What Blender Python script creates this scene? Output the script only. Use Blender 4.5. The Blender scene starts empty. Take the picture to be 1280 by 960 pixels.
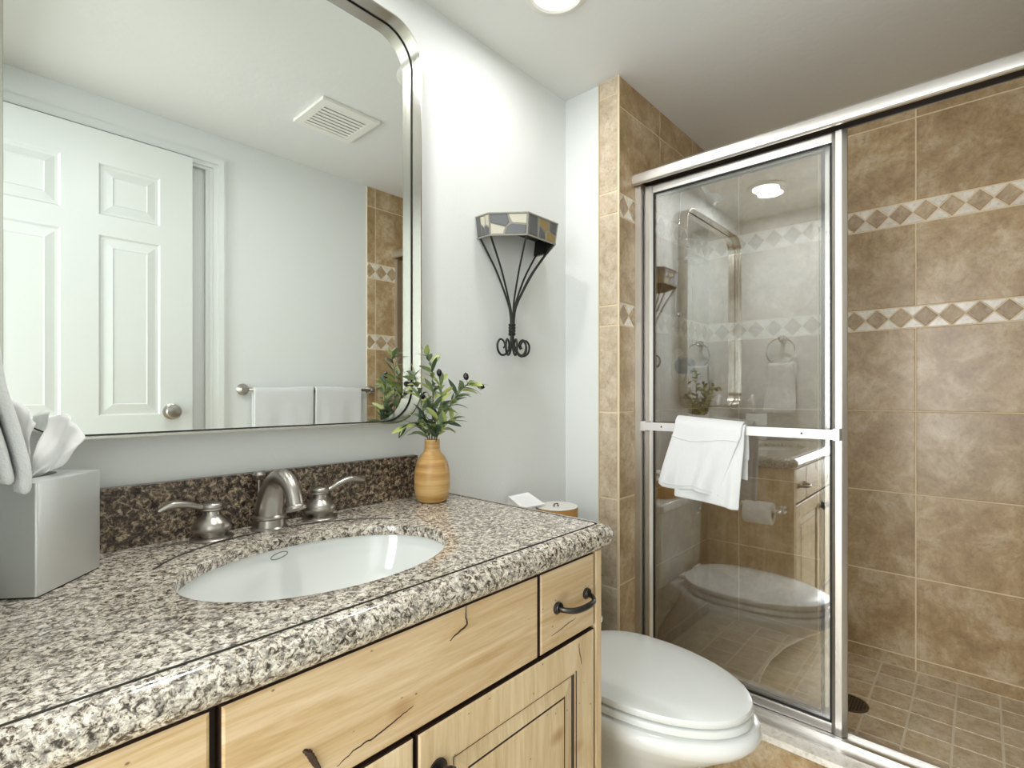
import bpy, bmesh, math, random
from mathutils import Vector, Matrix, noise
random.seed(7)
PI = math.pi
sc = bpy.context.scene
COL = sc.collection

# ------------------------------------------------------------------ camera, world, lights, exposure
CAM = Vector((0.0, -1.12, 1.14))
cd = bpy.data.cameras.new('camera'); cam = bpy.data.objects.new('camera', cd); COL.objects.link(cam)
cam.location = CAM
cam.rotation_euler = (math.radians(90), 0, math.radians(42.32 - 90))
cd.sensor_width = 36; cd.sensor_fit = 'HORIZONTAL'
cd.lens = 643.5 / 1280 * 36
cd.shift_y = (492.1 - 480) / 1280
cd.clip_start = 0.01
sc.camera = cam

world = bpy.data.worlds.new('world'); sc.world = world; world.use_nodes = True
world.node_tree.nodes['Background'].inputs[0].default_value = (0.8, 0.85, 0.9, 1)
world.node_tree.nodes['Background'].inputs[1].default_value = 0.05
sc.view_settings.view_transform = 'Standard'
sc.view_settings.look = 'None'
sc.view_settings.gamma = 1
sc.view_settings.use_curve_mapping = False
sc.view_settings.exposure = 0.38
FILL_POWER = 76.0              # power of the added fill light, unseen beyond the doorway behind the camera
CZ = 2.206            # ceiling height
LIGHTS = [(1.083, -0.292, 1.75), (0.45, -0.30, 4.6)]
LAMP_COLOR = (1.0, 0.985, 0.97)

dl = bpy.data.lights.new('fill_light', 'AREA'); dl.shape = 'RECTANGLE'; dl.size = 1.7; dl.size_y = 1.7; dl.energy = FILL_POWER; dl.color = (0.955, 0.985, 1.0)  # large area fill added to brighten the shower
dlo = bpy.data.objects.new('fill_light', dl); COL.objects.link(dlo); dlo.location = (-1.82, -0.85, 1.3); dlo.rotation_euler = (0, math.radians(-90), 0)

# ------------------------------------------------------------------ helpers
def srgb(r, g, b):
    f = lambda c: (c / 255 / 12.92) if c / 255 <= 0.04045 else ((c / 255 + 0.055) / 1.055) ** 2.4
    return (f(r), f(g), f(b), 1)

def new_mat(name):
    m = bpy.data.materials.new(name); m.use_nodes = True
    nt = m.node_tree
    return m, nt, nt.nodes['Principled BSDF']

def simple(name, col, rough=0.5, metal=0.0, coat=0.0, ior=1.5):
    m, nt, b = new_mat(name)
    b.inputs['Base Color'].default_value = col
    b.inputs['Roughness'].default_value = rough
    b.inputs['Metallic'].default_value = metal
    b.inputs['Coat Weight'].default_value = coat
    b.inputs['IOR'].default_value = ior
    return m

def N(nt, t, **kw):
    n = nt.nodes.new(t)
    for k, v in kw.items():
        if k.startswith('i_'):
            n.inputs[k[2:].replace('_', ' ')].default_value = v
        else:
            setattr(n, k, v)
    return n

def ramp(nt, stops, interp='LINEAR'):
    r = nt.nodes.new('ShaderNodeValToRGB'); r.color_ramp.interpolation = interp
    e = r.color_ramp.elements
    e[0].position, e[0].color = stops[0]
    e[1].position, e[1].color = stops[-1]
    for p, c in stops[1:-1]:
        x = e.new(p); x.color = c
    return r

def coords(nt, scale=(1, 1, 1)):
    g = nt.nodes.new('ShaderNodeNewGeometry')
    mp = nt.nodes.new('ShaderNodeMapping'); mp.inputs['Scale'].default_value = scale
    nt.links.new(g.outputs['Position'], mp.inputs['Vector'])
    return mp.outputs['Vector'], g

def bump(nt, b, src, strength=0.2, dist=0.001):
    bp = nt.nodes.new('ShaderNodeBump'); bp.inputs['Strength'].default_value = strength
    bp.inputs['Distance'].default_value = dist
    nt.links.new(src, bp.inputs['Height']); nt.links.new(bp.outputs['Normal'], b.inputs['Normal'])

def mat_paint(name, col, scale=160, strength=0.25, rough=0.55):
    m, nt, b = new_mat(name)
    b.inputs['Base Color'].default_value = col; b.inputs['Roughness'].default_value = rough
    v, g = coords(nt)
    n = N(nt, 'ShaderNodeTexNoise', i_Scale=scale, i_Detail=3.0); nt.links.new(v, n.inputs['Vector'])
    n2 = N(nt, 'ShaderNodeTexNoise', i_Scale=14.0, i_Detail=4.0); nt.links.new(v, n2.inputs['Vector'])
    a = N(nt, 'ShaderNodeMath', operation='MULTIPLY_ADD'); a.inputs[1].default_value = 2.0
    nt.links.new(n2.outputs['Fac'], a.inputs[0]); nt.links.new(n.outputs['Fac'], a.inputs[2])
    bump(nt, b, a.outputs[0], strength, 0.0015)
    return m

def mat_tile(name, lo, mid, hi, rough=0.32, scale=9.0):
    m, nt, b = new_mat(name)
    v, g = coords(nt)
    off = N(nt, 'ShaderNodeVectorMath', operation='SCALE'); off.inputs['Scale'].default_value = 37.0
    comb = N(nt, 'ShaderNodeCombineXYZ')
    for i in range(3): nt.links.new(g.outputs['Random Per Island'], comb.inputs[i])
    nt.links.new(comb.outputs[0], off.inputs[0])
    add = N(nt, 'ShaderNodeVectorMath', operation='ADD')
    nt.links.new(v, add.inputs[0]); nt.links.new(off.outputs[0], add.inputs[1])
    n = N(nt, 'ShaderNodeTexNoise', i_Scale=scale, i_Detail=11.0, i_Roughness=0.74, i_Distortion=0.35)
    nt.links.new(add.outputs[0], n.inputs['Vector'])
    r = ramp(nt, [(0.30, lo), (0.5, mid), (0.72, hi)])
    nt.links.new(n.outputs['Fac'], r.inputs['Fac'])
    n2 = N(nt, 'ShaderNodeTexNoise', i_Scale=70.0, i_Detail=6.0, i_Roughness=0.7)
    nt.links.new(add.outputs[0], n2.inputs['Vector'])
    r2 = ramp(nt, [(0.30, (0.72, 0.70, 0.68, 1)), (0.45, (1, 1, 1, 1)), (0.72, (1.12, 1.12, 1.1, 1))])
    nt.links.new(n2.outputs['Fac'], r2.inputs['Fac'])
    mx = N(nt, 'ShaderNodeMix', data_type='RGBA', blend_type='MULTIPLY'); mx.inputs[0].default_value = 1
    nt.links.new(r.outputs['Color'], mx.inputs[6]); nt.links.new(r2.outputs['Color'], mx.inputs[7])
    n5 = N(nt, 'ShaderNodeTexNoise', i_Scale=scale * 3.4, i_Detail=10.0, i_Roughness=0.8, i_Distortion=1.4); nt.links.new(add.outputs[0], n5.inputs['Vector'])
    r5 = ramp(nt, [(0.34, (0.80, 0.77, 0.72, 1)), (0.47, (1, 1, 1, 1)), (0.58, (1.02, 1.02, 1.02, 1)), (0.68, (1.24, 1.25, 1.27, 1))]); nt.links.new(n5.outputs['Fac'], r5.inputs['Fac'])
    m5 = N(nt, 'ShaderNodeMix', data_type='RGBA', blend_type='MULTIPLY'); m5.inputs[0].default_value = 0.85
    nt.links.new(mx.outputs[2], m5.inputs[6]); nt.links.new(r5.outputs['Color'], m5.inputs[7])
    hs = N(nt, 'ShaderNodeHueSaturation')
    mr = N(nt, 'ShaderNodeMapRange'); mr.inputs['To Min'].default_value = 0.93; mr.inputs['To Max'].default_value = 1.07
    nt.links.new(g.outputs['Random Per Island'], mr.inputs['Value']); nt.links.new(mr.outputs[0], hs.inputs['Value'])
    nt.links.new(m5.outputs[2], hs.inputs['Color'])
    nt.links.new(hs.outputs['Color'], b.inputs['Base Color'])
    b.inputs['Roughness'].default_value = rough
    bump(nt, b, n2.outputs['Fac'], 0.18, 0.001)
    return m

def mat_granite(name, stops, grey, gmix, sc_=125.0, rough=0.14, ior=1.7):
    m, nt, b = new_mat(name)
    v, g = coords(nt)
    n1 = N(nt, 'ShaderNodeTexNoise', i_Scale=sc_, i_Detail=7.0, i_Roughness=0.72, i_Distortion=0.7); nt.links.new(v, n1.inputs['Vector'])
    r = ramp(nt, stops); nt.links.new(n1.outputs['Fac'], r.inputs['Fac'])
    mp = N(nt, 'ShaderNodeVectorMath', operation='ADD'); mp.inputs[1].default_value = (3.1, 7.7, 1.3); nt.links.new(v, mp.inputs[0])
    n2 = N(nt, 'ShaderNodeTexNoise', i_Scale=85.0, i_Detail=6.0, i_Roughness=0.68, i_Distortion=0.4); nt.links.new(mp.outputs[0], n2.inputs['Vector'])
    r2 = ramp(nt, [(0.54, (0, 0, 0, 1)), (0.60, (1, 1, 1, 1))]); nt.links.new(n2.outputs['Fac'], r2.inputs['Fac'])
    k = N(nt, 'ShaderNodeMath', operation='MULTIPLY'); k.inputs[1].default_value = gmix; nt.links.new(r2.outputs['Color'], k.inputs[0])
    a = N(nt, 'ShaderNodeMix', data_type='RGBA'); nt.links.new(k.outputs[0], a.inputs[0])
    nt.links.new(r.outputs['Color'], a.inputs[6]); a.inputs[7].default_value = grey
    n3 = N(nt, 'ShaderNodeTexNoise', i_Scale=300.0, i_Detail=4.0, i_Roughness=0.7); nt.links.new(mp.outputs[0], n3.inputs['Vector'])
    r3 = ramp(nt, [(0.365, (0.10, 0.085, 0.075, 1)), (0.44, (1, 1, 1, 1)), (0.8, (1.15, 1.12, 1.08, 1))]); nt.links.new(n3.outputs['Fac'], r3.inputs['Fac'])
    c = N(nt, 'ShaderNodeMix', data_type='RGBA', blend_type='MULTIPLY'); c.inputs[0].default_value = 0.9
    nt.links.new(a.outputs[2], c.inputs[6]); nt.links.new(r3.outputs['Color'], c.inputs[7])
    n4 = N(nt, 'ShaderNodeTexNoise', i_Scale=48.0, i_Detail=6.0, i_Roughness=0.75); nt.links.new(mp.outputs[0], n4.inputs['Vector'])
    r4 = ramp(nt, [(0.36, (0.30, 0.28, 0.27, 1)), (0.47, (1, 1, 1, 1)), (0.8, (1, 1, 1, 1))]); nt.links.new(n4.outputs['Fac'], r4.inputs['Fac'])
    d = N(nt, 'ShaderNodeMix', data_type='RGBA', blend_type='MULTIPLY'); d.inputs[0].default_value = 0.85
    nt.links.new(c.outputs[2], d.inputs[6]); nt.links.new(r4.outputs['Color'], d.inputs[7])
    nt.links.new(d.outputs[2], b.inputs['Base Color'])
    b.inputs['Roughness'].default_value = rough; b.inputs['IOR'].default_value = ior
    return m

def mat_wood(name, along='x', light=(216, 192, 156), mid=(202, 172, 128), dark=(172, 138, 94), knots=True):
    m, nt, b = new_mat(name)
    s = {'x': (1.6, 14, 22), 'z': (22, 14, 1.6)}[along]
    v, g = coords(nt, s)
    n = N(nt, 'ShaderNodeTexNoise', i_Scale=1.6, i_Detail=7.0, i_Roughness=0.62, i_Distortion=1.2); nt.links.new(v, n.inputs['Vector'])
    r = ramp(nt, [(0.22, srgb(*dark)), (0.42, srgb(*mid)), (0.60, srgb(*light)), (0.85, srgb(232, 212, 180))])
    nt.links.new(n.outputs['Fac'], r.inputs['Fac'])
    f = N(nt, 'ShaderNodeTexNoise', i_Scale=11.0, i_Detail=5.0, i_Roughness=0.7); nt.links.new(v, f.inputs['Vector'])
    rf = ramp(nt, [(0.25, (0.88, 0.85, 0.80, 1)), (0.5, (1, 1, 1, 1)), (0.8, (1.05, 1.05, 1.05, 1))])
    nt.links.new(f.outputs['Fac'], rf.inputs['Fac'])
    a = N(nt, 'ShaderNodeMix', data_type='RGBA', blend_type='MULTIPLY'); a.inputs[0].default_value = 1
    nt.links.new(r.outputs['Color'], a.inputs[6]); nt.links.new(rf.outputs['Color'], a.inputs[7])
    out = a.outputs[2]
    if knots:
        v2, _ = coords(nt, (1, 1, 1.6))
        vo = N(nt, 'ShaderNodeTexVoronoi', i_Scale=26.0); nt.links.new(v2, vo.inputs['Vector'])
        r3 = ramp(nt, [(0.03, (0.12, 0.08, 0.05, 1)), (0.075, (1, 1, 1, 1))])
        nt.links.new(vo.outputs['Distance'], r3.inputs['Fac'])
        k = N(nt, 'ShaderNodeMix', data_type='RGBA', blend_type='MULTIPLY'); k.inputs[0].default_value = 0.8
        nt.links.new(out, k.inputs[6]); nt.links.new(r3.outputs['Color'], k.inputs[7]); out = k.outputs[2]
        vk = N(nt, 'ShaderNodeTexVoronoi', i_Scale=5.5); nt.links.new(v2, vk.inputs['Vector'])
        rk = ramp(nt, [(0.04, (0.55, 0.38, 0.22, 1)), (0.16, (1, 1, 1, 1))])
        nt.links.new(vk.outputs['Distance'], rk.inputs['Fac'])
        k2 = N(nt, 'ShaderNodeMix', data_type='RGBA', blend_type='MULTIPLY'); k2.inputs[0].default_value = 0.7
        nt.links.new(out, k2.inputs[6]); nt.links.new(rk.outputs['Color'], k2.inputs[7]); out = k2.outputs[2]
    nt.links.new(out, b.inputs['Base Color'])
    b.inputs['Roughness'].default_value = 0.42
    return m

def mat_cloth(name, col=(0.72, 0.73, 0.73, 1)):
    m, nt, b = new_mat(name)
    b.inputs['Base Color'].default_value = col; b.inputs['Roughness'].default_value = 0.95
    b.inputs['Sheen Weight'].default_value = 0.3
    v, g = coords(nt)
    n = N(nt, 'ShaderNodeTexNoise', i_Scale=420.0, i_Detail=2.0); nt.links.new(v, n.inputs['Vector'])
    bump(nt, b, n.outputs['Fac'], 0.55, 0.002)
    return m

def mat_brushed(name, col, rough=0.28):
    m, nt, b = new_mat(name)
    b.inputs['Base Color'].default_value = col; b.inputs['Metallic'].default_value = 1
    v, g = coords(nt, (400, 400, 6))
    n = N(nt, 'ShaderNodeTexNoise', i_Scale=1.0, i_Detail=2.0); nt.links.new(v, n.inputs['Vector'])
    mr = N(nt, 'ShaderNodeMapRange'); mr.inputs['To Min'].default_value = rough - 0.06; mr.inputs['To Max'].default_value = rough + 0.08
    nt.links.new(n.outputs['Fac'], mr.inputs['Value']); nt.links.new(mr.outputs[0], b.inputs['Roughness'])
    return m

def mat_glass(name, tint, r0):
    m = bpy.data.materials.new(name); m.use_nodes = True; nt = m.node_tree
    for n in list(nt.nodes): nt.nodes.remove(n)
    o = N(nt, 'ShaderNodeOutputMaterial'); mix = N(nt, 'ShaderNodeMixShader')
    t = N(nt, 'ShaderNodeBsdfTransparent'); t.inputs[0].default_value = tint
    gl = N(nt, 'ShaderNodeBsdfGlossy'); gl.inputs['Roughness'].default_value = 0.0
    gl.inputs['Color'].default_value = (0.96, 0.98, 0.98, 1)
    lw = N(nt, 'ShaderNodeLayerWeight'); lw.inputs['Blend'].default_value = 0.5
    pw = N(nt, 'ShaderNodeMath', operation='POWER'); pw.inputs[1].default_value = 4.0; nt.links.new(lw.outputs['Facing'], pw.inputs[0])
    ma = N(nt, 'ShaderNodeMath', operation='MULTIPLY_ADD'); ma.inputs[1].default_value = 1 - r0; ma.inputs[2].default_value = r0
    nt.links.new(pw.outputs[0], ma.inputs[0]); nt.links.new(ma.outputs[0], mix.inputs[0]); nt.links.new(t.outputs[0], mix.inputs[1]); nt.links.new(gl.outputs[0], mix.inputs[2])
    nt.links.new(mix.outputs[0], o.inputs[0])
    return m

def mat_emit(name, col, s):
    m, nt, b = new_mat(name)
    b.inputs['Base Color'].default_value = (0.9, 0.9, 0.9, 1)
    b.inputs['Emission Color'].default_value = col; b.inputs['Emission Strength'].default_value = s
    return m

M = {}
M['wall'] = mat_paint('wall_paint', srgb(228, 231, 229))
M['ceiling'] = mat_paint('ceiling_paint', srgb(226, 227, 224), 60, 0.35)
M['carpet'] = mat_paint('beige_carpet', srgb(206, 196, 180), 300, 0.6, 0.95)
M['trim'] = simple('white_trim_paint', srgb(228, 232, 229), 0.35)
M['door'] = simple('white_door_paint', srgb(216, 220, 216), 0.38)
M['tile'] = mat_tile('travertine_tile', srgb(142, 114, 78), srgb(176, 150, 112), srgb(212, 196, 168))
M['tile_floor'] = mat_tile('shower_floor_tile', srgb(182, 158, 122), srgb(216, 198, 166), srgb(240, 232, 214), 0.28, 12.0)
M['tile_edge'] = mat_tile('pale_edge_tile', srgb(172, 150, 124), srgb(198, 182, 158), srgb(220, 208, 190), 0.35, 16.0)
M['grout'] = simple('beige_grout', srgb(226, 208, 176), 0.8)
M['grout_floor'] = simple('floor_grout', srgb(238, 228, 206), 0.8)
M['cream'] = mat_tile('cream_marble', srgb(206, 196, 180), srgb(226, 218, 204), srgb(238, 233, 222), 0.25, 14)
M['diamond'] = mat_tile('tumbled_diamond', srgb(140, 116, 88), srgb(176, 154, 124), srgb(198, 180, 152), 0.45, 40)
M['threshold'] = mat_tile('white_threshold', srgb(214, 206, 194), srgb(232, 227, 218), srgb(242, 239, 232), 0.22, 8)
M['granite'] = mat_granite('speckled_granite', [(0.375, srgb(34, 29, 26)), (0.435, srgb(96, 84, 74)), (0.495, srgb(188, 178, 163)), (0.60, srgb(230, 224, 212))], srgb(140, 136, 130), 0.7)
M['granite_dark'] = mat_granite('dark_brown_granite', [(0.38, srgb(34, 29, 26)), (0.47, srgb(84, 72, 62)), (0.53, srgb(132, 114, 96)), (0.62, srgb(190, 172, 148))], srgb(58, 52, 50), 0.8, 105.0, 0.2, 1.45)
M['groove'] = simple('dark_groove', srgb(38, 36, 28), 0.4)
M['pine_x'] = mat_wood('knotty_pine_horizontal', 'x')
M['pine_z'] = mat_wood('knotty_pine_vertical', 'z', (222, 198, 160), (206, 176, 134), (176, 142, 98))
M['pine_panel'] = mat_wood('pine_panel', 'z', (226, 204, 168), (212, 186, 146), (184, 152, 110))
M['glaze'] = simple('dark_glaze', srgb(52, 34, 22), 0.5)
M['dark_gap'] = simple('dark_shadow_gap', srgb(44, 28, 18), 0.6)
M['nickel'] = simple('brushed_nickel', (0.43, 0.405, 0.37, 1), 0.29, 1)
M['frame'] = mat_brushed('satin_mirror_frame', (0.62, 0.60, 0.55, 1), 0.22)
M['alu'] = mat_brushed('satin_aluminium', (0.70, 0.68, 0.65, 1), 0.36)
M['alu_white'] = simple('bright_aluminium', (0.78, 0.77, 0.76, 1), 0.42, 0.35)
M['chrome'] = simple('chrome', (0.78, 0.78, 0.78, 1), 0.08, 1)
M['steel_box'] = simple('satin_silver', (0.72, 0.74, 0.73, 1), 0.36, 0.75)
M['iron'] = simple('dark_wrought_iron', srgb(52, 54, 52), 0.42, 0.6)
M['pewter'] = simple('dark_pewter', srgb(72, 68, 66), 0.32, 0.9)
M['gasket'] = simple('black_rubber', srgb(18, 17, 16), 0.6)
M['mirror'] = simple('mirror_glass', (0.90, 0.93, 0.915, 1), 0.0, 1)
M['glass'] = mat_glass('coated_shower_glass', (0.985, 0.988, 0.985, 1), 0.24)
M['glass_rear'] = mat_glass('clear_shower_glass', (0.985, 0.988, 0.985, 1), 0.035)
M['porcelain'] = simple('white_porcelain', srgb(232, 234, 231), 0.1, 0, 0.6)
M['seat'] = simple('white_seat_plastic', srgb(228, 231, 228), 0.2, 0, 0.2)
M['cloth'] = mat_cloth('white_terry')
M['tissue'] = simple('tissue_paper', srgb(255, 255, 254), 0.9)
M['tissue'].node_tree.nodes['Principled BSDF'].inputs['Subsurface Weight'].default_value = 0.0
M['paper'] = simple('white_paper', srgb(246, 246, 246), 0.7)
M['lens'] = mat_emit('lamp_lens', (1, 0.98, 0.96, 1), 3.0)
M['plastic'] = simple('white_plastic', srgb(232, 230, 222), 0.4)
M['vent_dark'] = simple('vent_recess', srgb(200, 198, 190), 0.7)
M['leaf'] = simple('olive_leaf', srgb(118, 136, 98), 0.40)
M['leaf_light'] = simple('young_olive_leaf', srgb(168, 178, 104), 0.42)
M['leaf_dark'] = simple('deep_olive_leaf', srgb(66, 84, 64), 0.4)
M['stem'] = simple('olive_stem', srgb(92, 92, 62), 0.6)
M['olive'] = simple('black_olive', srgb(32, 24, 26), 0.25)
M['box_wood'] = simple('honey_wood', srgb(186, 138, 74), 0.4)
M['mos_black'] = simple('black_mosaic', srgb(96, 98, 100), 0.3)
M['mos_cream'] = simple('cream_mosaic', srgb(196, 192, 174), 0.35)
M['mos_gold'] = simple('gold_mosaic', srgb(150, 130, 86), 0.35)
M['mos_line'] = simple('mosaic_grout', srgb(150, 147, 136), 0.6)
M['logo'] = simple('grey_glaze_mark', srgb(120, 120, 118), 0.4)
M['drain'] = simple('dark_bronze_drain', srgb(112, 98, 84), 0.4, 0.6)

def mat_bamboo():
    m, nt, b = new_mat('banded_wood')
    v, g = coords(nt, (3, 3, 60))
    n = N(nt, 'ShaderNodeTexNoise', i_Scale=1.0, i_Detail=5.0, i_Roughness=0.6); nt.links.new(v, n.inputs['Vector'])
    r = ramp(nt, [(0.3, srgb(168, 124, 68)), (0.5, srgb(200, 158, 96)), (0.7, srgb(224, 192, 136))])
    nt.links.new(n.outputs['Fac'], r.inputs['Fac']); nt.links.new(r.outputs['Color'], b.inputs['Base Color'])
    b.inputs['Roughness'].default_value = 0.35
    return m
M['bamboo'] = mat_bamboo()

# ---- mesh helpers
def link(name, bm, mats, parent=None, smooth=False, loc=None):
    """bm in world coordinates; origin moved to loc (or the parent's location)."""
    if not isinstance(mats, (list, tuple)): mats = [mats]
    me = bpy.data.meshes.new(name)
    base = Vector((0, 0, 0))
    if parent is not None:
        p = parent
        while p is not None:
            base += p.location; p = p.parent
    if loc is None and parent is None:
        xs = [v.co.x for v in bm.verts]; ys = [v.co.y for v in bm.verts]; zs = [v.co.z for v in bm.verts]
        loc = Vector(((min(xs) + max(xs)) / 2, (min(ys) + max(ys)) / 2, min(zs)))
    o_loc = Vector(loc) if loc is not None else Vector((0, 0, 0))
    shift = -(base + o_loc) if parent is not None else -o_loc
    bmesh.ops.translate(bm, verts=bm.verts, vec=shift)
    bm.normal_update()
    bm.to_mesh(me); bm.free()
    for m in mats: me.materials.append(m if not isinstance(m, str) else M[m])
    if smooth:
        for p in me.polygons: p.use_smooth = True
    o = bpy.data.objects.new(name, me); COL.objects.link(o)
    if parent is not None: o.parent = parent
    o.location = o_loc
    return o

def thing(name, label, cat, loc, group=None):
    o = bpy.data.objects.new(name, None); COL.objects.link(o); o.location = loc
    o.empty_display_size = 0.05
    return tag(o, label, cat, group)

def tag(o, label, cat, group=None):
    o['label'] = label; o['category'] = cat
    if group: o['group'] = group
    return o

def struct(o, label=None):
    o['kind'] = 'structure'
    if label: o['label'] = label
    return o

def autosmooth(o, ang=35):
    me = o.data
    for p in me.polygons: p.use_smooth = True
    bm = bmesh.new(); bm.from_mesh(me)
    a = math.radians(ang)
    for e in bm.edges:
        if len(e.link_faces) != 2 or e.calc_face_angle(0) > a: e.smooth = False
    bm.to_mesh(me); bm.free()
    return o

def bx(bm, x0, x1, y0, y1, z0, z1, mi=0, bev=0.0):
    vs = [bm.verts.new(c) for c in ((x0, y0, z0), (x1, y0, z0), (x1, y1, z0), (x0, y1, z0), (x0, y0, z1), (x1, y0, z1), (x1, y1, z1), (x0, y1, z1))]
    fs = []
    for q in ((3, 2, 1, 0), (4, 5, 6, 7), (0, 1, 5, 4), (1, 2, 6, 5), (2, 3, 7, 6), (3, 0, 4, 7)):
        f = bm.faces.new([vs[i] for i in q]); f.material_index = mi; fs.append(f)
    if bev > 0:
        es = list({e for f in fs for e in f.edges})
        bmesh.ops.bevel(bm, geom=es, offset=bev, segments=2, profile=0.7, affect='EDGES')
    return vs

def box(x0, x1, y0, y1, z0, z1, bev=0.0):
    bm = bmesh.new(); bx(bm, x0, x1, y0, y1, z0, z1, 0, bev); return bm

def ring_loft(bm, rings, close=True, cap0=True, cap1=True, mi=0, mis=None):
    """rings: list of lists of points (same count)."""
    vr = [[bm.verts.new(p) for p in r] for r in rings]
    n = len(vr[0])
    for i in range(len(vr) - 1):
        for j in range(n if close else n - 1):
            k = (j + 1) % n
            try:
                f = bm.faces.new((vr[i][j], vr[i][k], vr[i + 1][k], vr[i + 1][j]))
                f.material_index = mis[i] if mis else mi
            except ValueError: pass
    if cap0: f = bm.faces.new(list(reversed(vr[0]))); f.material_index = mis[0] if mis else mi
    if cap1: f = bm.faces.new(vr[-1]); f.material_index = mis[-1] if mis else mi
    return vr

def lathe(bm, prof, c, n=32, axis='z', mi=0, sx=1.0, sy=1.0):
    rings = []
    for r, h in prof:
        ring = []
        for i in range(n):
            a = 2 * PI * i / n
            u, w = r * math.cos(a) * sx, r * math.sin(a) * sy
            if axis == 'z': p = (c[0] + u, c[1] + w, c[2] + h)
            elif axis == 'y': p = (c[0] + u, c[1] + h, c[2] + w)
            else: p = (c[0] + h, c[1] + u, c[2] + w)
            ring.append(p)
        rings.append(ring)
    if axis == 'y': rings = [list(reversed(r)) for r in rings]
    ring_loft(bm, rings, mi=mi)

def tube(bm, pts, rad, n=10, mi=0, flat=None, up=None):
    """sweep a circle (or ellipse with flat=(a,b)) along pts. rad: number or list."""
    pts = [Vector(p) for p in pts]; m = len(pts)
    rads = rad if isinstance(rad, (list, tuple)) else [rad] * m
    t0 = (pts[1] - pts[0]).normalized()
    nrm = Vector(up) if up is not None else (Vector((0, 0, 1)) if abs(t0.z) < 0.9 else Vector((1, 0, 0)))
    nrm = (nrm - t0 * nrm.dot(t0)).normalized()
    rings = []
    for i in range(m):
        if i == 0: t = t0
        elif i == m - 1: t = (pts[i] - pts[i - 1]).normalized()
        else: t = (pts[i + 1] - pts[i - 1]).normalized()
        nrm = (nrm - t * nrm.dot(t))
        if nrm.length < 1e-6: nrm = t.orthogonal()
        nrm.normalize(); bn = t.cross(nrm)
        fa, fb = flat if flat else (1, 1)
        rings.append([pts[i] + (nrm * math.cos(2 * PI * k / n) * fa + bn * math.sin(2 * PI * k / n) * fb) * rads[i] for k in range(n)])
    ring_loft(bm, rings, mi=mi)

def bez(P, n=12):
    """Catmull-Rom through points P"""
    P = [Vector(p) for p in P]; out = []
    for i in range(len(P) - 1):
        p0 = P[max(i - 1, 0)]; p1 = P[i]; p2 = P[i + 1]; p3 = P[min(i + 2, len(P) - 1)]
        for k in range(n):
            t = k / n
            out.append(0.5 * ((2 * p1) + (-p0 + p2) * t + (2 * p0 - 5 * p1 + 4 * p2 - p3) * t * t + (-p0 + 3 * p1 - 3 * p2 + p3) * t ** 3))
    out.append(P[-1]); return out

def lerp_list(vals, m):
    out = []
    for i in range(m):
        t = i / (m - 1) * (len(vals) - 1); k = min(int(t), len(vals) - 2); out.append(vals[k] + (vals[k + 1] - vals[k]) * (t - k))
    return out

# ------------------------------------------------------------------ constants of the room
WL, WF, XS, YS, XF = -0.03, -1.232, 1.52, -0.226, 2.283      # left wall, front wall, stub wall, shower side wall, shower far wall
TZ = 0.87                                                   # counter height
SF = 0.17                                                   # shower floor height

# ------------------------------------------------------------------ room shell
struct(link('ceiling', box(WL - 0.1, XF + 0.1, WF - 0.1, 0.1, CZ, CZ + 0.08), 'ceiling'))
struct(link('wall_back', box(WL - 0.1, XS + 0.02, 0.0, 0.1, 0.0, CZ), 'wall'))
bm = bmesh.new()
EY0, EY1, EZ = -1.185, -0.475, 2.05          # the open doorway the picture was taken from
bx(bm, WL - 0.1, WL, WF - 0.1, EY0, 0, CZ); bx(bm, WL - 0.1, WL, EY1, 0.0, 0, CZ); bx(bm, WL - 0.1, WL, EY0, EY1, EZ, CZ)
struct(link('wall_left', bm, 'wall'))
bm = bmesh.new()
for a, b, d in ((0.0, 0.03, 0.008), (0.03, 0.06, 0.014)):
    bx(bm, WL, WL + d, EY1 + a, EY1 + b, 0, EZ + b); bx(bm, WL, WL + d, EY0, EY1 + a, EZ + a, EZ + b)
bx(bm, WL - 0.1, WL + 0.004, EY1 - 0.012, EY1, 0, EZ); bx(bm, WL - 0.1, WL + 0.004, EY0, EY1, EZ - 0.012, EZ)
struct(link('trim_5', bm, 'trim'))
# unseen room added beyond the doorway to hold the fill light
HX, HY0, HY1, HZ = -1.95, -2.1, 0.6, 2.45
bm = bmesh.new()
bx(bm, HX - 0.1, HX, HY0, HY1, 0, 0.4); bx(bm, HX - 0.1, HX, HY0, HY1, 2.2, HZ); bx(bm, HX - 0.1, HX, HY0, -1.75, 0.4, 2.2); bx(bm, HX - 0.1, HX, 0.05, HY1, 0.4, 2.2)
bx(bm, HX - 0.1, WL - 0.1, HY0 - 0.1, HY0, 0, HZ); bx(bm, HX - 0.1, WL - 0.1, HY1, HY1 + 0.1, 0, HZ)
bx(bm, WL - 0.14, WL - 0.101, HY0, EY0, 0, HZ); bx(bm, WL - 0.14, WL - 0.101, EY1, HY1, 0, HZ); bx(bm, WL - 0.14, WL - 0.101, EY0, EY1, EZ, HZ)
struct(link('wall_bedroom', bm, 'wall'))
struct(link('floor_bedroom', box(HX - 0.1, WL, HY0, HY1, -0.08, -0.001), 'carpet'))
struct(link('ceiling_bedroom', box(HX - 0.1, WL - 0.1, HY0, HY1, HZ, HZ + 0.05), 'ceiling'))
bm = bmesh.new()
for q in ((-1.75, -1.71), (-0.87, -0.83), (0.01, 0.05)): bx(bm, HX - 0.07, HX - 0.02, q[0], q[1], 0.4, 2.2)
for q in ((0.4, 0.44), (2.16, 2.2)): bx(bm, HX - 0.07, HX - 0.02, -1.75, 0.05, q[0], q[1])
struct(link('added_window_1', bm, 'trim'))  # frame of an unseen window, added to go with the fill light
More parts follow.
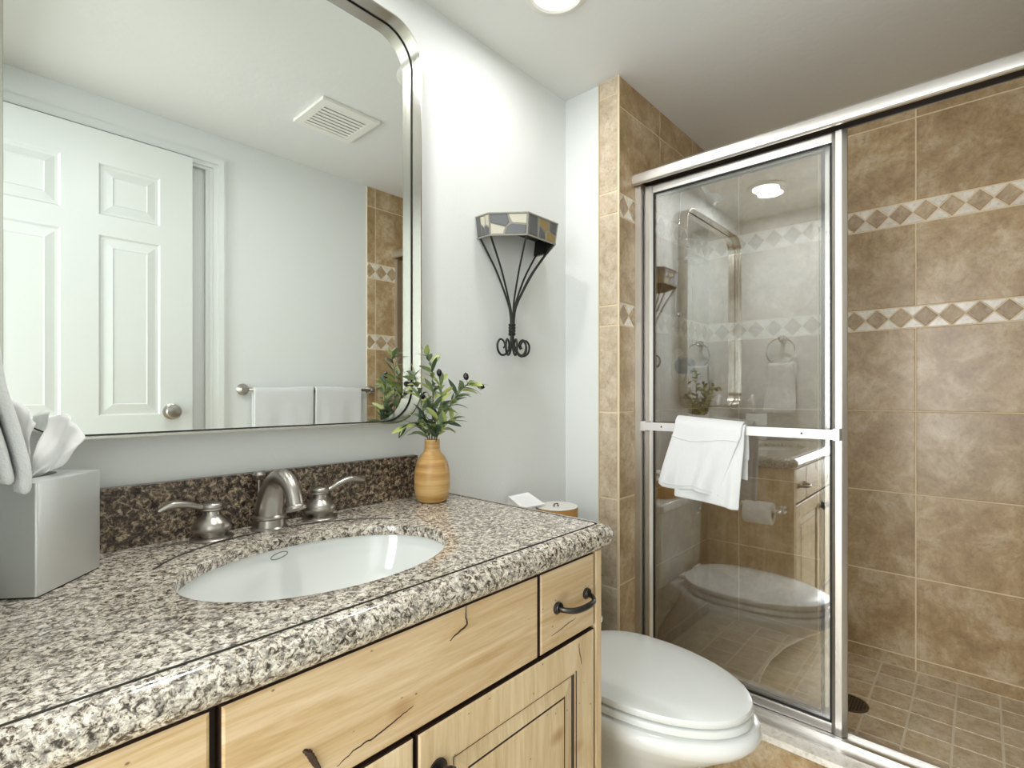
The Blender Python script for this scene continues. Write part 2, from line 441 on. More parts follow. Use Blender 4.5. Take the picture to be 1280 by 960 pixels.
struct(link('wall_right', box(XS, XF + 0.1, YS + 0.008, 0.1, 0.0, CZ), 'wall'))
# front wall with a doorway that the panel door hangs in
bm = bmesh.new()
DX0, DX1, DZ = -0.02, 0.722, 2.05
bx(bm, WL - 0.1, DX0, WF - 0.1, WF, 0, CZ); bx(bm, DX1, XF + 0.1, WF - 0.1, WF, 0, CZ)
bx(bm, DX0, DX1, WF - 0.1, WF, DZ, CZ); bx(bm, DX0, DX1, WF - 0.1, WF - 0.014, 0, DZ)
struct(link('wall_front', bm, 'wall'))
struct(link('baseboard_back', box(0.93, XS, -0.014, 0.0, 0.0, 0.09, 0.003), 'trim'))
struct(link('baseboard_right', box(XS - 0.014, XS, -0.145, -0.016, 0.0, 0.09, 0.003), 'trim'))

# casing round the doorway, stepped profile
bm = bmesh.new()
for (a, b, d) in ((0.0, 0.012, 0.006), (0.012, 0.03, 0.012), (0.03, 0.052, 0.016), (0.052, 0.062, 0.010)):
    bx(bm, DX1 + a, DX1 + b, WF, WF + d, 0, DZ + b)
    bx(bm, DX0, DX1 + a, WF, WF + d, DZ + a, DZ + b)
bx(bm, DX1 - 0.014, DX1, WF - 0.09, WF + 0.004, 0, DZ)            # jamb
struct(link('trim_1', bm, 'trim'))

def raised_panel(bm, x0, x1, z0, z1, yf, prof, sgn, mi_default=0):
    """front face ring profile [(inset, depth, mat)], surface looks towards sgn*y."""
    rings, mis = [], []
    for ins, dep, mi in prof:
        y = yf - sgn * dep
        pts = [(x0 + ins, y, z0 + ins), (x1 - ins, y, z0 + ins), (x1 - ins, y, z1 - ins), (x0 + ins, y, z1 - ins)]
        if sgn > 0: pts.reverse()
        rings.append(pts); mis.append(mi)
    vr = ring_loft(bm, rings, cap0=False, cap1=True, mis=mis[1:] + [mis[-1]])

# six-panel door
door = struct(link('door_1', box(-0.024, 0.652, WF - 0.006, WF + 0.034, 0.012, 2.068), 'door', loc=(0.31, WF, 0.012)), 'white six-panel door with satin knob')
bm = bmesh.new()
yf = WF + 0.040
xs = [-0.024, 0.078, 0.258, 0.360, 0.543, 0.652]
zs = [0.012, 0.24, 0.92, 1.062, 1.70, 1.772, 1.952, 2.068]
for i in range(5):
    for j in range(7):
        x0, x1, z0, z1 = xs[i], xs[i + 1], zs[j], zs[j + 1]
        if i in (1, 3) and j in (1, 3, 5):
            raised_panel(bm, x0, x1, z0, z1, yf, [(0, 0, 0), (0.006, 0.006, 0), (0.012, 0.0065, 0), (0.040, 0.001, 0), (0.043, 0.003, 0)], 1)
        else:
            vs = [bm.verts.new(p) for p in ((x0, yf, z0), (x0, yf, z1), (x1, yf, z1), (x1, yf, z0))]
            bm.faces.new(vs)
bmesh.ops.remove_doubles(bm, verts=bm.verts, dist=1e-5)
# edges of the leaf
bx(bm, 0.6515, 0.652, WF, yf, 0.012, 2.068); bx(bm, -0.024, 0.652, WF, yf, 2.0675, 2.068)
link('panel_face', bm, 'door', door)
bm = bmesh.new()
lathe(bm, [(0.0, 0.0), (0.030, 0.0), (0.030, 0.003), (0.024, 0.006), (0.012, 0.010), (0.011, 0.016), (0.018, 0.020), (0.0255, 0.028), (0.0265, 0.034), (0.022, 0.041), (0.012, 0.0445), (0.0, 0.045)], (0.580, yf, 1.072), 28, 'y')
autosmooth(link('door_handle', bm, 'nickel', door))
link('latch_plate', box(0.6525, 0.6535, WF + 0.002, WF + 0.026, 1.045, 1.10), 'pewter', door)

# ------------------------------------------------------------------ tiled walls
def tile_wall(name, f, flip, u0, u1, z0, z1, useams, zrows, bands=(), back=0.03, tmat='tile', T=0.006, g=0.0022, pitch=0.0694, phase=0.0):
    """f(u,z,d)->point, d outwards. zrows: list of (za,zb) tile rows, bands: list of (za,zb) with diamonds."""
    bm = bmesh.new()
    def quad(pts, mi):
        if flip: pts = list(reversed(pts))
        fc = bm.faces.new([bm.verts.new(f(*p)) for p in pts]); fc.material_index = mi
    def slab(poly, mi, t=T, ch=0.0014):
        cx = sum(p[0] for p in poly) / len(poly); cz = sum(p[1] for p in poly) / len(poly)
        def ins(p, d):
            v = Vector((cx - p[0], cz - p[1])); L = v.length
            return (p[0] + v.x / L * d * 1.4, p[1] + v.y / L * d * 1.4)
        inner = [ins(p, ch) for p in poly]
        a = [bm.verts.new(f(p[0], p[1], 0.0005)) for p in poly]
        b = [bm.verts.new(f(p[0], p[1], t - ch)) for p in poly]
        c = [bm.verts.new(f(p[0], p[1], t)) for p in inner]
        n = len(poly)
        fs = []
        for r0, r1 in ((a, b), (b, c)):
            for i in range(n):
                k = (i + 1) % n; q = [r0[i], r0[k], r1[k], r1[i]]
                if flip: q.reverse()
                fs.append(bm.faces.new(q))
        q = list(c)
        if flip: q.reverse()
        fs.append(bm.faces.new(q))
        for x in fs: x.material_index = mi
    # grout body (closed box)
    P = lambda u, z, d: bm.verts.new(f(u, z, d))
    gt = T - 0.0016
    c8 = [P(u0, z0, -back), P(u1, z0, -back), P(u1, z0, gt), P(u0, z0, gt), P(u0, z1, -back), P(u1, z1, -back), P(u1, z1, gt), P(u0, z1, gt)]
    for q in ((3, 2, 6, 7), (0, 3, 7, 4), (2, 1, 5, 6), (4, 7, 6, 5), (0, 1, 2, 3), (1, 0, 4, 5)):
        q = [c8[i] for i in q]
        if flip: q.reverse()
        fc = bm.faces.new(q); fc.material_index = 1
    us = [u0] + sorted(u for u in useams if u0 + 0.01 < u < u1 - 0.01) + [u1]
    for (a, b) in zrows:
        for i in range(len(us) - 1):
            ua = us[i] + (g if i else 0.0005); ub = us[i + 1] - (g if i < len(us) - 2 else 0.0005)
            slab([(ua, a + g), (ub, a + g), (ub, b - g), (ua, b - g)], 0)
    for (a, b) in bands:
        zc = (a + b) / 2; h = (b - a) / 2 - g; k0 = int((u0 - phase) / pitch) - 2
        e = 0.0016
        for k in range(k0, k0 + int((u1 - u0) / pitch) + 6):
            uc = phase + k * pitch; w = pitch / 2
            um = uc + w
            for poly, mi in (([(uc - w + e, zc), (uc, zc - h + e), (uc + w - e, zc), (uc, zc + h - e)], 3),
                             ([(um + w - 2 * e, zc + h), (um, zc + 2 * e), (um - w + 2 * e, zc + h)], 2),
                             ([(um - w + 2 * e, zc - h), (um + w - 2 * e, zc - h), (um, zc - 2 * e)], 2)):
                for lim, sg in ((u0 + 0.001, 1), (u1 - 0.001, -1)):     # cut pieces at the ends of the wall
                    new = []
                    for q in range(len(poly)):
                        p, r = poly[q], poly[(q + 1) % len(poly)]
                        ip, ir = (p[0] - lim) * sg >= 0, (r[0] - lim) * sg >= 0
                        if ip: new.append(p)
                        if ip != ir:
                            t = (lim - p[0]) / (r[0] - p[0]); new.append((lim, p[1] + (r[1] - p[1]) * t))
                    poly = new
                    if not poly: break
                if poly and len(poly) > 2 and max(p[0] for p in poly) - min(p[0] for p in poly) > 0.006: slab(poly, mi)
    return link(name, bm, [tmat, 'grout', 'cream', 'diamond'])

ROWS = [(0.0, 0.215), (0.215, 0.497), (0.497, 0.787), (0.787, 1.078), (1.078, 1.370), (1.446, 1.736), (1.814, 2.105), (2.105, CZ)]
BANDS = [(1.370, 1.446), (1.736, 1.814)]
RS = [(SF, 0.215)] + ROWS[1:]
# far wall: looks towards -x
struct(tile_wall('wall_shower_far', lambda u, z, d: (XF - d, -u, z), True, 0.226, 1.226, SF - 0.05, CZ,
                 [0.356, 0.654, 0.952], RS, BANDS, phase=0.771))
# shower side wall (parallel to the mirror wall), looks towards -y
struct(tile_wall('wall_shower_side', lambda u, z, d: (u, YS + 0.006 - d, z), False, XS - 0.006, XF, 0.0, CZ,
                 [1.81, 2.105], ROWS, BANDS, back=0.002, phase=1.545))
# shower end wall, on the front wall, looks towards +y
struct(tile_wall('wall_shower_end', lambda u, z, d: (u, WF + d, z), True, 1.452, XF, 0.0, CZ,
                 [1.50, 1.79, 2.085], ROWS, BANDS, back=0.002, phase=1.535))
# tiled face beside the enclosure
sr = []
zc = [0.0, 0.19, 0.485, 0.785, 1.077, 1.371, 1.439, 1.748, 1.822, 2.150, CZ]
for a, b in zip(zc[:-1], zc[1:]): sr.append((a, b))
struct(tile_wall('wall_shower_return', lambda u, z, d: (XS - d, -u, z), True, 0.148, 0.2255, 0.0, CZ, [], sr, back=0.002, tmat='tile_edge'))
bm = bmesh.new()
bx(bm, XS - 0.0085, XS - 0.0005, -0.1478, -0.1455, 0.0, CZ); bx(bm, XS - 0.0072, XS - 0.003, YS - 0.0008, YS + 0.0065, 0.0, CZ)
struct(link('trim_2', bm, 'grout'))

# shower floor: small square tiles
def floor_tiles(name, x0, x1, y0, y1, z, p, ox, oy, mats):
    bm = bmesh.new()
    bx(bm, x0, x1, y0, y1, z - 0.05, z - 0.0012, 1)
    g = 0.0024
    xs = []; x = ox
    while x > x0: x -= p
    while x < x1: xs.append(x); x += p
    ys = []; y = oy
    while y > y0: y -= p
    while y < y1: ys.append(y); y += p
    for x in xs:
        for y in ys:
            a, b, c, d = max(x + g, x0), min(x + p - g, x1), max(y + g, y0), min(y + p - g, y1)
            if b - a < 0.006 or d - c < 0.006: continue
            ch = 0.0012
            lo = [bm.verts.new(q) for q in ((a, c, z - 0.002), (b, c, z - 0.002), (b, d, z - 0.002), (a, d, z - 0.002))]
            hi = [bm.verts.new(q) for q in ((a + ch, c + ch, z), (b - ch, c + ch, z), (b - ch, d - ch, z), (a + ch, d - ch, z))]
            bm.faces.new(hi)
            for i in range(4):
                k = (i + 1) % 4; bm.faces.new((lo[i], lo[k], hi[k], hi[i]))
    return link(name, bm, mats)
struct(floor_tiles('floor_shower', 1.672, XF - 0.006, WF + 0.006, YS, SF, 0.103, XF, -0.959, ['tile_floor', 'grout_floor']))
struct(floor_tiles('floor', WL - 0.1, XS + 0.01, WF, 0.0, 0.0, 0.305, 0.1, -0.9, ['tile_floor', 'grout_floor']))
# curb: tiled front, white stone threshold
bm = bmesh.new()
bx(bm, XS + 0.008, 1.672, WF + 0.001, YS - 0.001, 0.0, 0.182)
struct(link('trim_3', bm, 'tile'))
struct(link('trim_4', box(XS - 0.002, 1.676, WF + 0.008, YS - 0.002, 0.182, 0.2, 0.003), 'threshold'))

# ------------------------------------------------------------------ mirror
MX0, MX1, MZ0, MZ1 = 0.056, 0.826, 1.069, 2.075
def rrect(x0, x1, z0, z1, r, y, n=10):
    pts = []
    for cx, cz, a0 in ((x1 - r, z0 + r, -90), (x1 - r, z1 - r, 0), (x0 + r, z1 - r, 90), (x0 + r, z0 + r, 180)):
        for i in range(n + 1):
            a = math.radians(a0 + 90 * i / n); pts.append((cx + r * math.cos(a), y, cz + r * math.sin(a)))
    return pts
mir = thing('wall_mirror', 'large rounded rectangular mirror in a deep brushed metal frame above the vanity', 'mirror', ((MX0 + MX1) / 2, 0, MZ0))
ym, yfr = -0.010, -0.049
bm = bmesh.new()
R = 0.085
e = 0.003
rings = [rrect(MX0 - e, MX1 + e, MZ0 - e, MZ1 + e, R + e, -0.001), rrect(MX0 - e, MX1 + e, MZ0 - e, MZ1 + e, R + e, yfr),
         rrect(MX0, MX1, MZ0, MZ1, R, yfr), rrect(MX0, MX1, MZ0, MZ1, R, ym - 0.001)]
ring_loft(bm, rings, cap0=False, cap1=False)
autosmooth(link('frame', bm, 'frame', mir))
bm = bmesh.new()
ring_loft(bm, [rrect(MX0, MX1, MZ0, MZ1, R, ym - 0.0018), rrect(MX0 + 0.0022, MX1 - 0.0022, MZ0 + 0.0022, MZ1 - 0.0022, R - 0.002, ym - 0.0018)], cap0=False, cap1=False)
link('edge_gasket', bm, 'gasket', mir)
bm = bmesh.new()
ring_loft(bm, [rrect(MX0, MX1, MZ0, MZ1, R, -0.002), rrect(MX0, MX1, MZ0, MZ1, R, ym)])
link('mirror_glass', bm, 'mirror', mir)

# ------------------------------------------------------------------ countertop
SCX, SCY, SA, SB = 0.430, -0.312, 0.218, 0.158
CX0, CX1, CY = WL + 0.001, 0.945, -0.562
ctop = thing('granite_countertop', 'speckled brown and cream granite countertop with rounded edge and oval sink cutout', 'countertop', (0.46, -0.28, TZ - 0.048))
def outline(d, n=14):
    x1, yf = CX1 - d, CY + d
    r = max(0.028 - d * 0.5, 0.004)
    pts = []
    for i in range(n): pts.append((CX0, -0.001 + (yf + 0.001) * i / n))
    m = 40
    for i in range(m): pts.append((CX0 + (x1 - r - CX0) * i / m, yf))
    for i in range(8):
        a = -PI / 2 + PI / 2 * i / 8; pts.append((x1 - r + r * math.cos(a), yf + r + r * math.sin(a)))
    for i in range(n): pts.append((x1, yf + r + (-0.001 - yf - r) * i / n))
    for i in range(m): pts.append((x1 + (CX0 - x1) * i / m, -0.001))
    return pts
def ell(k, z, a=SA, b=SB):
    out = []
    for x, y in outline(0.04):
        t = math.atan2((y - SCY) / b, (x - SCX) / a); out.append((SCX + a * k * math.cos(t), SCY + b * k * math.sin(t), z))
    return out
prof = [(0.04, 0), (0.034, 0), (0.0325, -0.003), (0.0300, -0.003), (0.0285, 0.0), (0.022, 0.0003), (0.014, -0.0025), (0.0065, -0.008), (0.002, -0.015), (0.0, -0.024),
        (0.002, -0.033), (0.0065, -0.040), (0.014, -0.0455), (0.022, -0.048), (0.05, -0.048), (0.055, -0.019)]
bm = bmesh.new()
rings = [ell(1.0, TZ - 0.019), ell(1.0, TZ - 0.003), ell(1.006, TZ - 0.0008), ell(1.015, TZ)]
# concentric rings out to the edge of the flat
inn = ell(1.015, TZ); out = [(x, y, TZ) for x, y in outline(0.04)]
for k in (0.33, 0.66): rings.append([tuple(a[i] + (b[i] - a[i]) * k for i in range(3)) for a, b in zip(inn, out)])
mis = [0] * len(rings)
for i, (d, dz) in enumerate(prof):
    rings.append([(x, y, TZ + dz) for x, y in outline(d)])
mis = [0] * (len(rings))
g0 = 6
mis[g0 + 1] = 1; mis[g0 + 2] = 1; mis[g0 + 3] = 1
rings.append(ell(1.0, TZ - 0.019))
ring_loft(bm, rings, cap0=False, cap1=False, mis=mis)
autosmooth(link('slab', bm, ['granite', 'groove'], ctop), 30)
link('backsplash', box(CX0, 0.838, -0.021, -0.001, TZ + 0.0005, 0.978, 0.0015), 'granite_dark', ctop)
# thin dark arc line behind the sink
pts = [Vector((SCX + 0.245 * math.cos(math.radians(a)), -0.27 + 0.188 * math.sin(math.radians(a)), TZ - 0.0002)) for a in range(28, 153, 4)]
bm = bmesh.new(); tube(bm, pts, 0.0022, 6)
link('dark_arc_line', bm, 'groove', ctop)

# sink
sink = thing('undermount_sink', 'white oval porcelain sink set under the granite countertop', 'sink', (SCX, SCY, TZ - 0.2))
bm = bmesh.new()
def sring(k, z, n=64, dx=0, dy=0):
    return [(SCX + dx + SA * k * math.cos(2 * PI * i / n), SCY + dy + SB * k * math.sin(2 * PI * i / n), z) for i in range(n)]
zb = TZ - 0.0195
inner = [(1.06, zb), (1.035, zb), (1.025, zb - 0.006), (1.005, zb - 0.03), (0.95, zb - 0.065), (0.85, zb - 0.10), (0.68, zb - 0.128), (0.45, zb - 0.142), (0.2, zb - 0.148), (0.09, zb - 0.150)]
outer = [(0.09, zb - 0.160), (0.45, zb - 0.155), (0.72, zb - 0.138), (0.90, zb - 0.108), (1.0, zb - 0.07), (1.05, zb - 0.03), (1.09, zb - 0.012), (1.09, zb)]
ring_loft(bm, [sring(k, z) for k, z in inner + outer] + [sring(1.06, zb)], cap0=False, cap1=False)
autosmooth(link('basin', bm, 'porcelain', sink), 50)
bm = bmesh.new()
lathe(bm, [(0.022, -0.1475), (0.022, -0.1455), (0.017, -0.1445), (0.015, -0.147), (0.004, -0.1475)], (SCX, SCY, zb))
autosmooth(link('drain', bm, 'nickel', sink))
# small oval maker's outline glazed on the back slope of the bowl
def bowl_k(z):
    for (k0, z0), (k1, z1) in zip(inner[1:-1], inner[2:]):
        if z0 >= z >= z1: return k0 + (k1 - k0) * (z0 - z) / max(z0 - z1, 1e-6)
    return 1.03
bm = bmesh.new(); pts = []
for i in range(29):
    a = 2 * PI * i / 28
    z = zb - 0.0125 + 0.0052 * math.sin(a) + 0.002 * math.cos(a)
    t = math.atan2(1.0, (0.418 - SCX) / SA) - 0.072 * math.cos(a)
    k = bowl_k(z) - 0.006
    pts.append(Vector((SCX + SA * k * math.cos(t), SCY + SB * k * math.sin(t), z)))
tube(bm, pts, 0.0007, 5)
link('oval_mark', bm, 'logo', sink)

# ------------------------------------------------------------------ faucet
fau = thing('widespread_faucet', 'brushed nickel arched faucet with two lever handles behind the sink', 'faucet', (0.44, -0.055, TZ))
FX, FY = 0.437, -0.062
bm = bmesh.new()
lathe(bm, [(0, 0), (0.0345, 0), (0.0345, 0.003), (0.031, 0.006), (0.0295, 0.020), (0.0325, 0.0225), (0.0325, 0.026), (0.029, 0.029), (0, 0.029)], (FX, FY, TZ), 36)
autosmooth(link('spout_base', bm, 'nickel', fau))
bm = bmesh.new()
path = bez([(FX, FY, TZ + 0.026), (FX, FY - 0.004, TZ + 0.050), (FX, FY - 0.014, TZ + 0.076), (FX, FY - 0.032, TZ + 0.099), (FX, FY - 0.058, TZ + 0.109), (FX, FY - 0.085, TZ + 0.102), (FX, FY - 0.105, TZ + 0.084), (FX, FY - 0.116, TZ + 0.060)], 8)
tube(bm, path, lerp_list([0.0285, 0.0265, 0.0225, 0.0185, 0.0160, 0.0150, 0.0145, 0.0145], len(path)), 24)
autosmooth(link('spout', bm, 'nickel', fau), 60)
bm = bmesh.new()
e1 = path[-1]; dr = (path[-1] - path[-2]).normalized()
tube(bm, [e1 - dr * 0.001, e1 + dr * 0.001, e1 + dr * 0.003, e1 + dr * 0.006, e1 + dr * 0.0065], [0.0150, 0.0175, 0.0182, 0.0178, 0.012], 24)
autosmooth(link('aerator', bm, 'nickel', fau))
bm = bmesh.new()
lathe(bm, [(0, 0.02), (0.0028, 0.02), (0.0028, 0.094), (0.007, 0.096), (0.0115, 0.101), (0.0125, 0.105), (0.009, 0.110), (0, 0.1115)], (FX - 0.008, -0.031, TZ), 20)
autosmooth(link('lift_rod', bm, 'nickel', fau))
HP = [(0, 0), (0.0355, 0), (0.0365, 0.003), (0.033, 0.006), (0.024, 0.008), (0.0245, 0.010), (0.0295, 0.015), (0.0330, 0.021), (0.0330, 0.026), (0.0285, 0.033), (0.0195, 0.040), (0.0145, 0.046), (0.0145, 0.053)]
for nm, hx, sgn, pp in (('handle', 0.333, -1, [(-0.004, 0, 0.058), (0.020, -0.001, 0.062), (0.042, -0.003, 0.070), (0.066, -0.006, 0.0735), (0.088, -0.009, 0.066)]),
                        ('handle', 0.545, 1, [(-0.004, 0, 0.058), (0.020, 0.0, 0.060), (0.042, -0.002, 0.070), (0.070, -0.006, 0.078), (0.100, -0.014, 0.072)])):
    bm = bmesh.new()
    lathe(bm, HP + [(0, 0.053)], (hx, -0.060, TZ), 36)
    h = autosmooth(link(nm, bm, 'nickel', fau), 50)
    bm = bmesh.new()
    lathe(bm, [(0, 0.053), (0.0180, 0.053), (0.0195, 0.0555), (0.0180, 0.0575), (0.0195, 0.060), (0.0185, 0.0645), (0.012, 0.068), (0, 0.069)], (hx, -0.060, TZ), 32)
    autosmooth(link('cap', bm, 'nickel', h), 50)
    bm = bmesh.new()
    path = bez([(hx + sgn * a, -0.060 + b, TZ + c) for a, b, c in pp], 7)
    tube(bm, path, lerp_list([0.007, 0.0072, 0.0088, 0.0100, 0.0040], len(path)), 14, flat=(0.72, 1.0))
    autosmooth(link('lever', bm, 'nickel', h), 60)

# ------------------------------------------------------------------ vanity cabinet
van = thing('vanity_cabinet', 'knotty pine vanity cabinet with dark glazed edges under the granite top', 'cabinet', (0.44, -0.27, 0))
bm = bmesh.new()
bx(bm, 0.888, 0.906, -0.524, -0.002, 0.09, TZ - 0.0495); bx(bm, CX0, CX0 + 0.018, -0.524, -0.002, 0.09, TZ - 0.0495)
bx(bm, CX0 + 0.018, 0.888, -0.524, -0.506, 0.09, TZ - 0.0495); bx(bm, CX0 + 0.018, 0.888, -0.012, -0.002, 0.09, TZ - 0.0495); bx(bm, CX0 + 0.018, 0.888, -0.506, -0.012, 0.09, 0.108)
link('body', bm, 'pine_z', van)
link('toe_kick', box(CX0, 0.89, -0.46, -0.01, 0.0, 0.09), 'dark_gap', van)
# dark glazed reveal that shows between the fronts
link('reveal', box(CX0 + 0.002, 0.892, -0.5255, -0.5225, 0.095, TZ - 0.049), 'dark_gap', van)
bm = bmesh.new(); bx(bm, 0.8865, 0.906, -0.5435, -0.524, 0.09, TZ - 0.0495, 0, 0.002)
link('stile', bm, 'pine_z', van)

def front_slab(name, x0, x1, z0, z1, parent, mat='pine_x'):
    bm = bmesh.new()
    pr = [(0.0, 0.019, 1), (0.0, 0.004, 1), (0.001, 0.0015, 1), (0.004, 0.0, 0)]
    raised_panel(bm, x0, x1, z0, z1, -0.5435, pr, -1)
    return link(name, bm, [mat, 'glaze'], parent)
def crack(parent, pts, w=0.0009, name='crack'):
    bm = bmesh.new()
    P3 = bez([(x, -0.5436, z) for x, z in pts], 6)
    random.seed(len(pts) * 13 + int(pts[0][0] * 1000))
    P3 = [p + Vector((random.uniform(-1, 1) * 0.0006, 0, random.uniform(-1, 1) * 0.0008)) for p in P3]
    m = len(P3)
    tube(bm, P3, [w * (0.35 + 0.9 * math.sin(PI * (i + 0.7) / (m + 0.4))) for i in range(m)], 5, flat=(1, 1))
    link(name, bm, 'glaze', parent)
FT, FB = 0.8185, 0.674
lf = front_slab('drawer', CX0 + 0.004, 0.1800, FB, FT, van)
bigf = front_slab('sink_front', 0.1895, 0.702, FB, FT, van)
rd = front_slab('drawer', 0.708, 0.880, FB, FT, van)
crack(bigf, [(0.530, 0.818), (0.529, 0.803), (0.531, 0.790), (0.512, 0.783), (0.497, 0.777)], 0.0012)
crack(bigf, [(0.432, 0.711), (0.405, 0.706), (0.375, 0.699), (0.345, 0.697), (0.318, 0.688)], 0.0008)
crack(bigf, [(0.276, 0.729), (0.283, 0.722), (0.290, 0.708), (0.297, 0.694)], 0.0036, 'bark_knot')
crack(rd, [(0.815, 0.708), (0.79, 0.706), (0.765, 0.702), (0.740, 0.700)], 0.0006)
# drawer pull: arched bar with scrolled rosettes
bm = bmesh.new()
hz, hx0, hx1 = 0.745, 0.756, 0.850
path = bez([(hx0, -0.5445, hz + 0.001), (hx0 + 0.003, -0.560, hz), (hx0 + 0.018, -0.574, hz - 0.001), ((hx0 + hx1) / 2, -0.579, hz - 0.001), (hx1 - 0.018, -0.574, hz - 0.001), (hx1 - 0.003, -0.560, hz), (hx1, -0.5445, hz + 0.001)], 6)
tube(bm, path, lerp_list([0.006, 0.0052, 0.006, 0.0064, 0.006, 0.0052, 0.006], len(path)), 12, flat=(1.0, 0.7))
for hx in (hx0, hx1):
    lathe(bm, [(0, 0), (0.011, 0), (0.0115, -0.002), (0.009, -0.005), (0.006, -0.006), (0, -0.006)], (hx, -0.5435, hz + 0.001), 20, 'y')
    sp = [(hx + (0.0095 - i * 0.00022) * math.cos(i * 0.35) * (0.9 if hx == hx0 else -0.9), -0.5495, hz + 0.002 + (0.0095 - i * 0.00022) * math.sin(i * 0.35)) for i in range(26)]
    tube(bm, sp, 0.0019, 6)
autosmooth(link('handle', bm, 'pewter', rd), 50)

def cab_door(x0, x1, z0, z1, knobx, name='door'):
    bm = bmesh.new()
    pr = [(0.0, 0.019, 1), (0.0, 0.004, 1), (0.001, 0.0015, 1), (0.004, 0.0, 0), (0.061, 0.0, 0), (0.0618, 0.0022, 1), (0.066, 0.0025, 0), (0.069, 0.0040, 1), (0.071, 0.0062, 1),
          (0.074, 0.0062, 0), (0.096, 0.0022, 0), (0.098, 0.0035, 1), (0.0995, 0.0020, 1), (0.102, 0.0018, 0)]
    raised_panel(bm, x0, x1, z0, z1, -0.5435, pr, -1)
    d = link(name, bm, ['pine_panel', 'glaze'], van)
    bm = bmesh.new()
    lathe(bm, [(0, 0), (0.0165, 0), (0.0165, -0.003), (0.012, -0.0045), (0.0075, -0.006), (0.007, -0.014), (0.010, -0.018), (0.0155, -0.021), (0.0165, -0.025), (0.0135, -0.029), (0.007, -0.031), (0, -0.0312)], (knobx, -0.5435, 0.600), 28, 'y')
    autosmooth(link('knob', bm, 'pewter', d), 40)
    return d
d1 = cab_door(0.440, 0.880, 0.105, 0.6665, 0.474)
d2 = cab_door(CX0 + 0.004, 0.433, 0.105, 0.6665, 0.398)
crack(d1, [(0.826, 0.655), (0.827, 0.640), (0.832, 0.625), (0.834, 0.612)], 0.0007)

# ------------------------------------------------------------------ tissue box and tissues
TC = Vector((0.080, -0.201)); th = math.radians(48.5); S = 0.123
u = Vector((math.cos(th), math.sin(th))); w = Vector((-math.sin(th), math.cos(th)))
ctr = TC + u * S / 2 + w * S / 2
tb = thing('tissue_box_cover', 'square satin silver tissue box cover at the left end of the countertop', 'tissue box', (ctr.x, ctr.y, TZ))
BH = 0.153
def sq(r, z, hs, n=5):
    pts = []
    for cx, cy, a0 in ((hs - r, -hs + r, -90), (hs - r, hs - r, 0), (-hs + r, hs - r, 90), (-hs + r, -hs + r, 180)):
        for i in range(n + 1):
            a = math.radians(a0 + 90 * i / n); px, py = cx + r * math.cos(a), cy + r * math.sin(a)
            q = ctr + u * px + w * py; pts.append((q.x, q.y, TZ + z))
    return pts
def oval(r, z, n=24):
    pts = []
    for cx, cy, a0 in ((1, -1, -90), (1, 1, 0), (-1, 1, 90), (-1, -1, 180)):
        for i in range(6):
            a = math.radians(a0 + 90 * (i + 0.5) / 6); q = ctr + u * (r * 1.25 * math.cos(a)) + w * (r * 0.8 * math.sin(a)); pts.append((q.x, q.y, TZ + z))
    return pts
bm = bmesh.new()
hs = S / 2
ring_loft(bm, [sq(0.003, 0.002, hs - 0.004), sq(0.004, 0.002, hs), sq(0.004, BH - 0.003, hs), sq(0.004, BH - 0.0008, hs - 0.0008), sq(0.003, BH, hs - 0.003), oval(0.036, BH), oval(0.036, BH - 0.012)], cap0=True, cap1=False)
autosmooth(link('shell', bm, 'steel_box', tb), 40)
bm = bmesh.new()
ring_loft(bm, [sq(0.004, 0.0, hs - 0.001), sq(0.004, 0.002, hs - 0.001)])
link('base', bm, 'gasket', tb)

RV = Vector((0.6733, -0.7394, 0)); FV = Vector((0.7394, 0.6733, 0))
def tissue(base, fans, seed):
    """crumpled upright paper: each fan = (angle0, angle1, [lengths], tilt)"""
    bm = bmesh.new(); random.seed(seed)
    for (a0, a1, lens, tilt, amp) in fans:
        n, m = 26, 12
        grid = []
        ph = random.uniform(0, 6)
        for i in range(n + 1):
            t = i / n; a = math.radians(a0 + (a1 - a0) * t)
            L = lerp_list(lens, n + 1)[i]
            row = []
            for j in range(m + 1):
                s = 0.04 + 0.96 * j / m
                p = Vector(base) + RV * (L * s * math.sin(a)) + Vector((0, 0, L * s * math.cos(a)))
                dep = tilt * s * L + amp * s * (math.sin(t * 17 + ph) + 0.5 * math.sin(t * 31 + s * 4 + ph * 2)) + 0.004 * math.sin(s * 9 + t * 5)
                dep += 0.006 * noise.noise(p * 40)
                row.append(p + FV * dep)
            grid.append([bm.verts.new(p) for p in row])
        for i in range(n):
            for j in range(m): bm.faces.new((grid[i][j], grid[i + 1][j], grid[i + 1][j + 1], grid[i][j + 1]))
    return bm
bb = (ctr.x, ctr.y, TZ + BH - 0.006)
o = link('tissue', tissue((ctr.x + 0.002, ctr.y - 0.004, TZ + BH - 0.008), [(-40, 12, [0.05, 0.105, 0.125, 0.112, 0.085], -0.10, 0.004), (2, 60, [0.088, 0.100, 0.094, 0.084, 0.040], 0.30, 0.003), (-70, -20, [0.05, 0.08, 0.09], -0.4, 0.006)], 3), 'tissue')
o.data.polygons.foreach_set('use_smooth', [True] * len(o.data.polygons))
md = o.modifiers.new('thick', 'SOLIDIFY'); md.thickness = 0.0008
tag(o, 'crumpled white tissue standing up out of the silver tissue box', 'tissue')

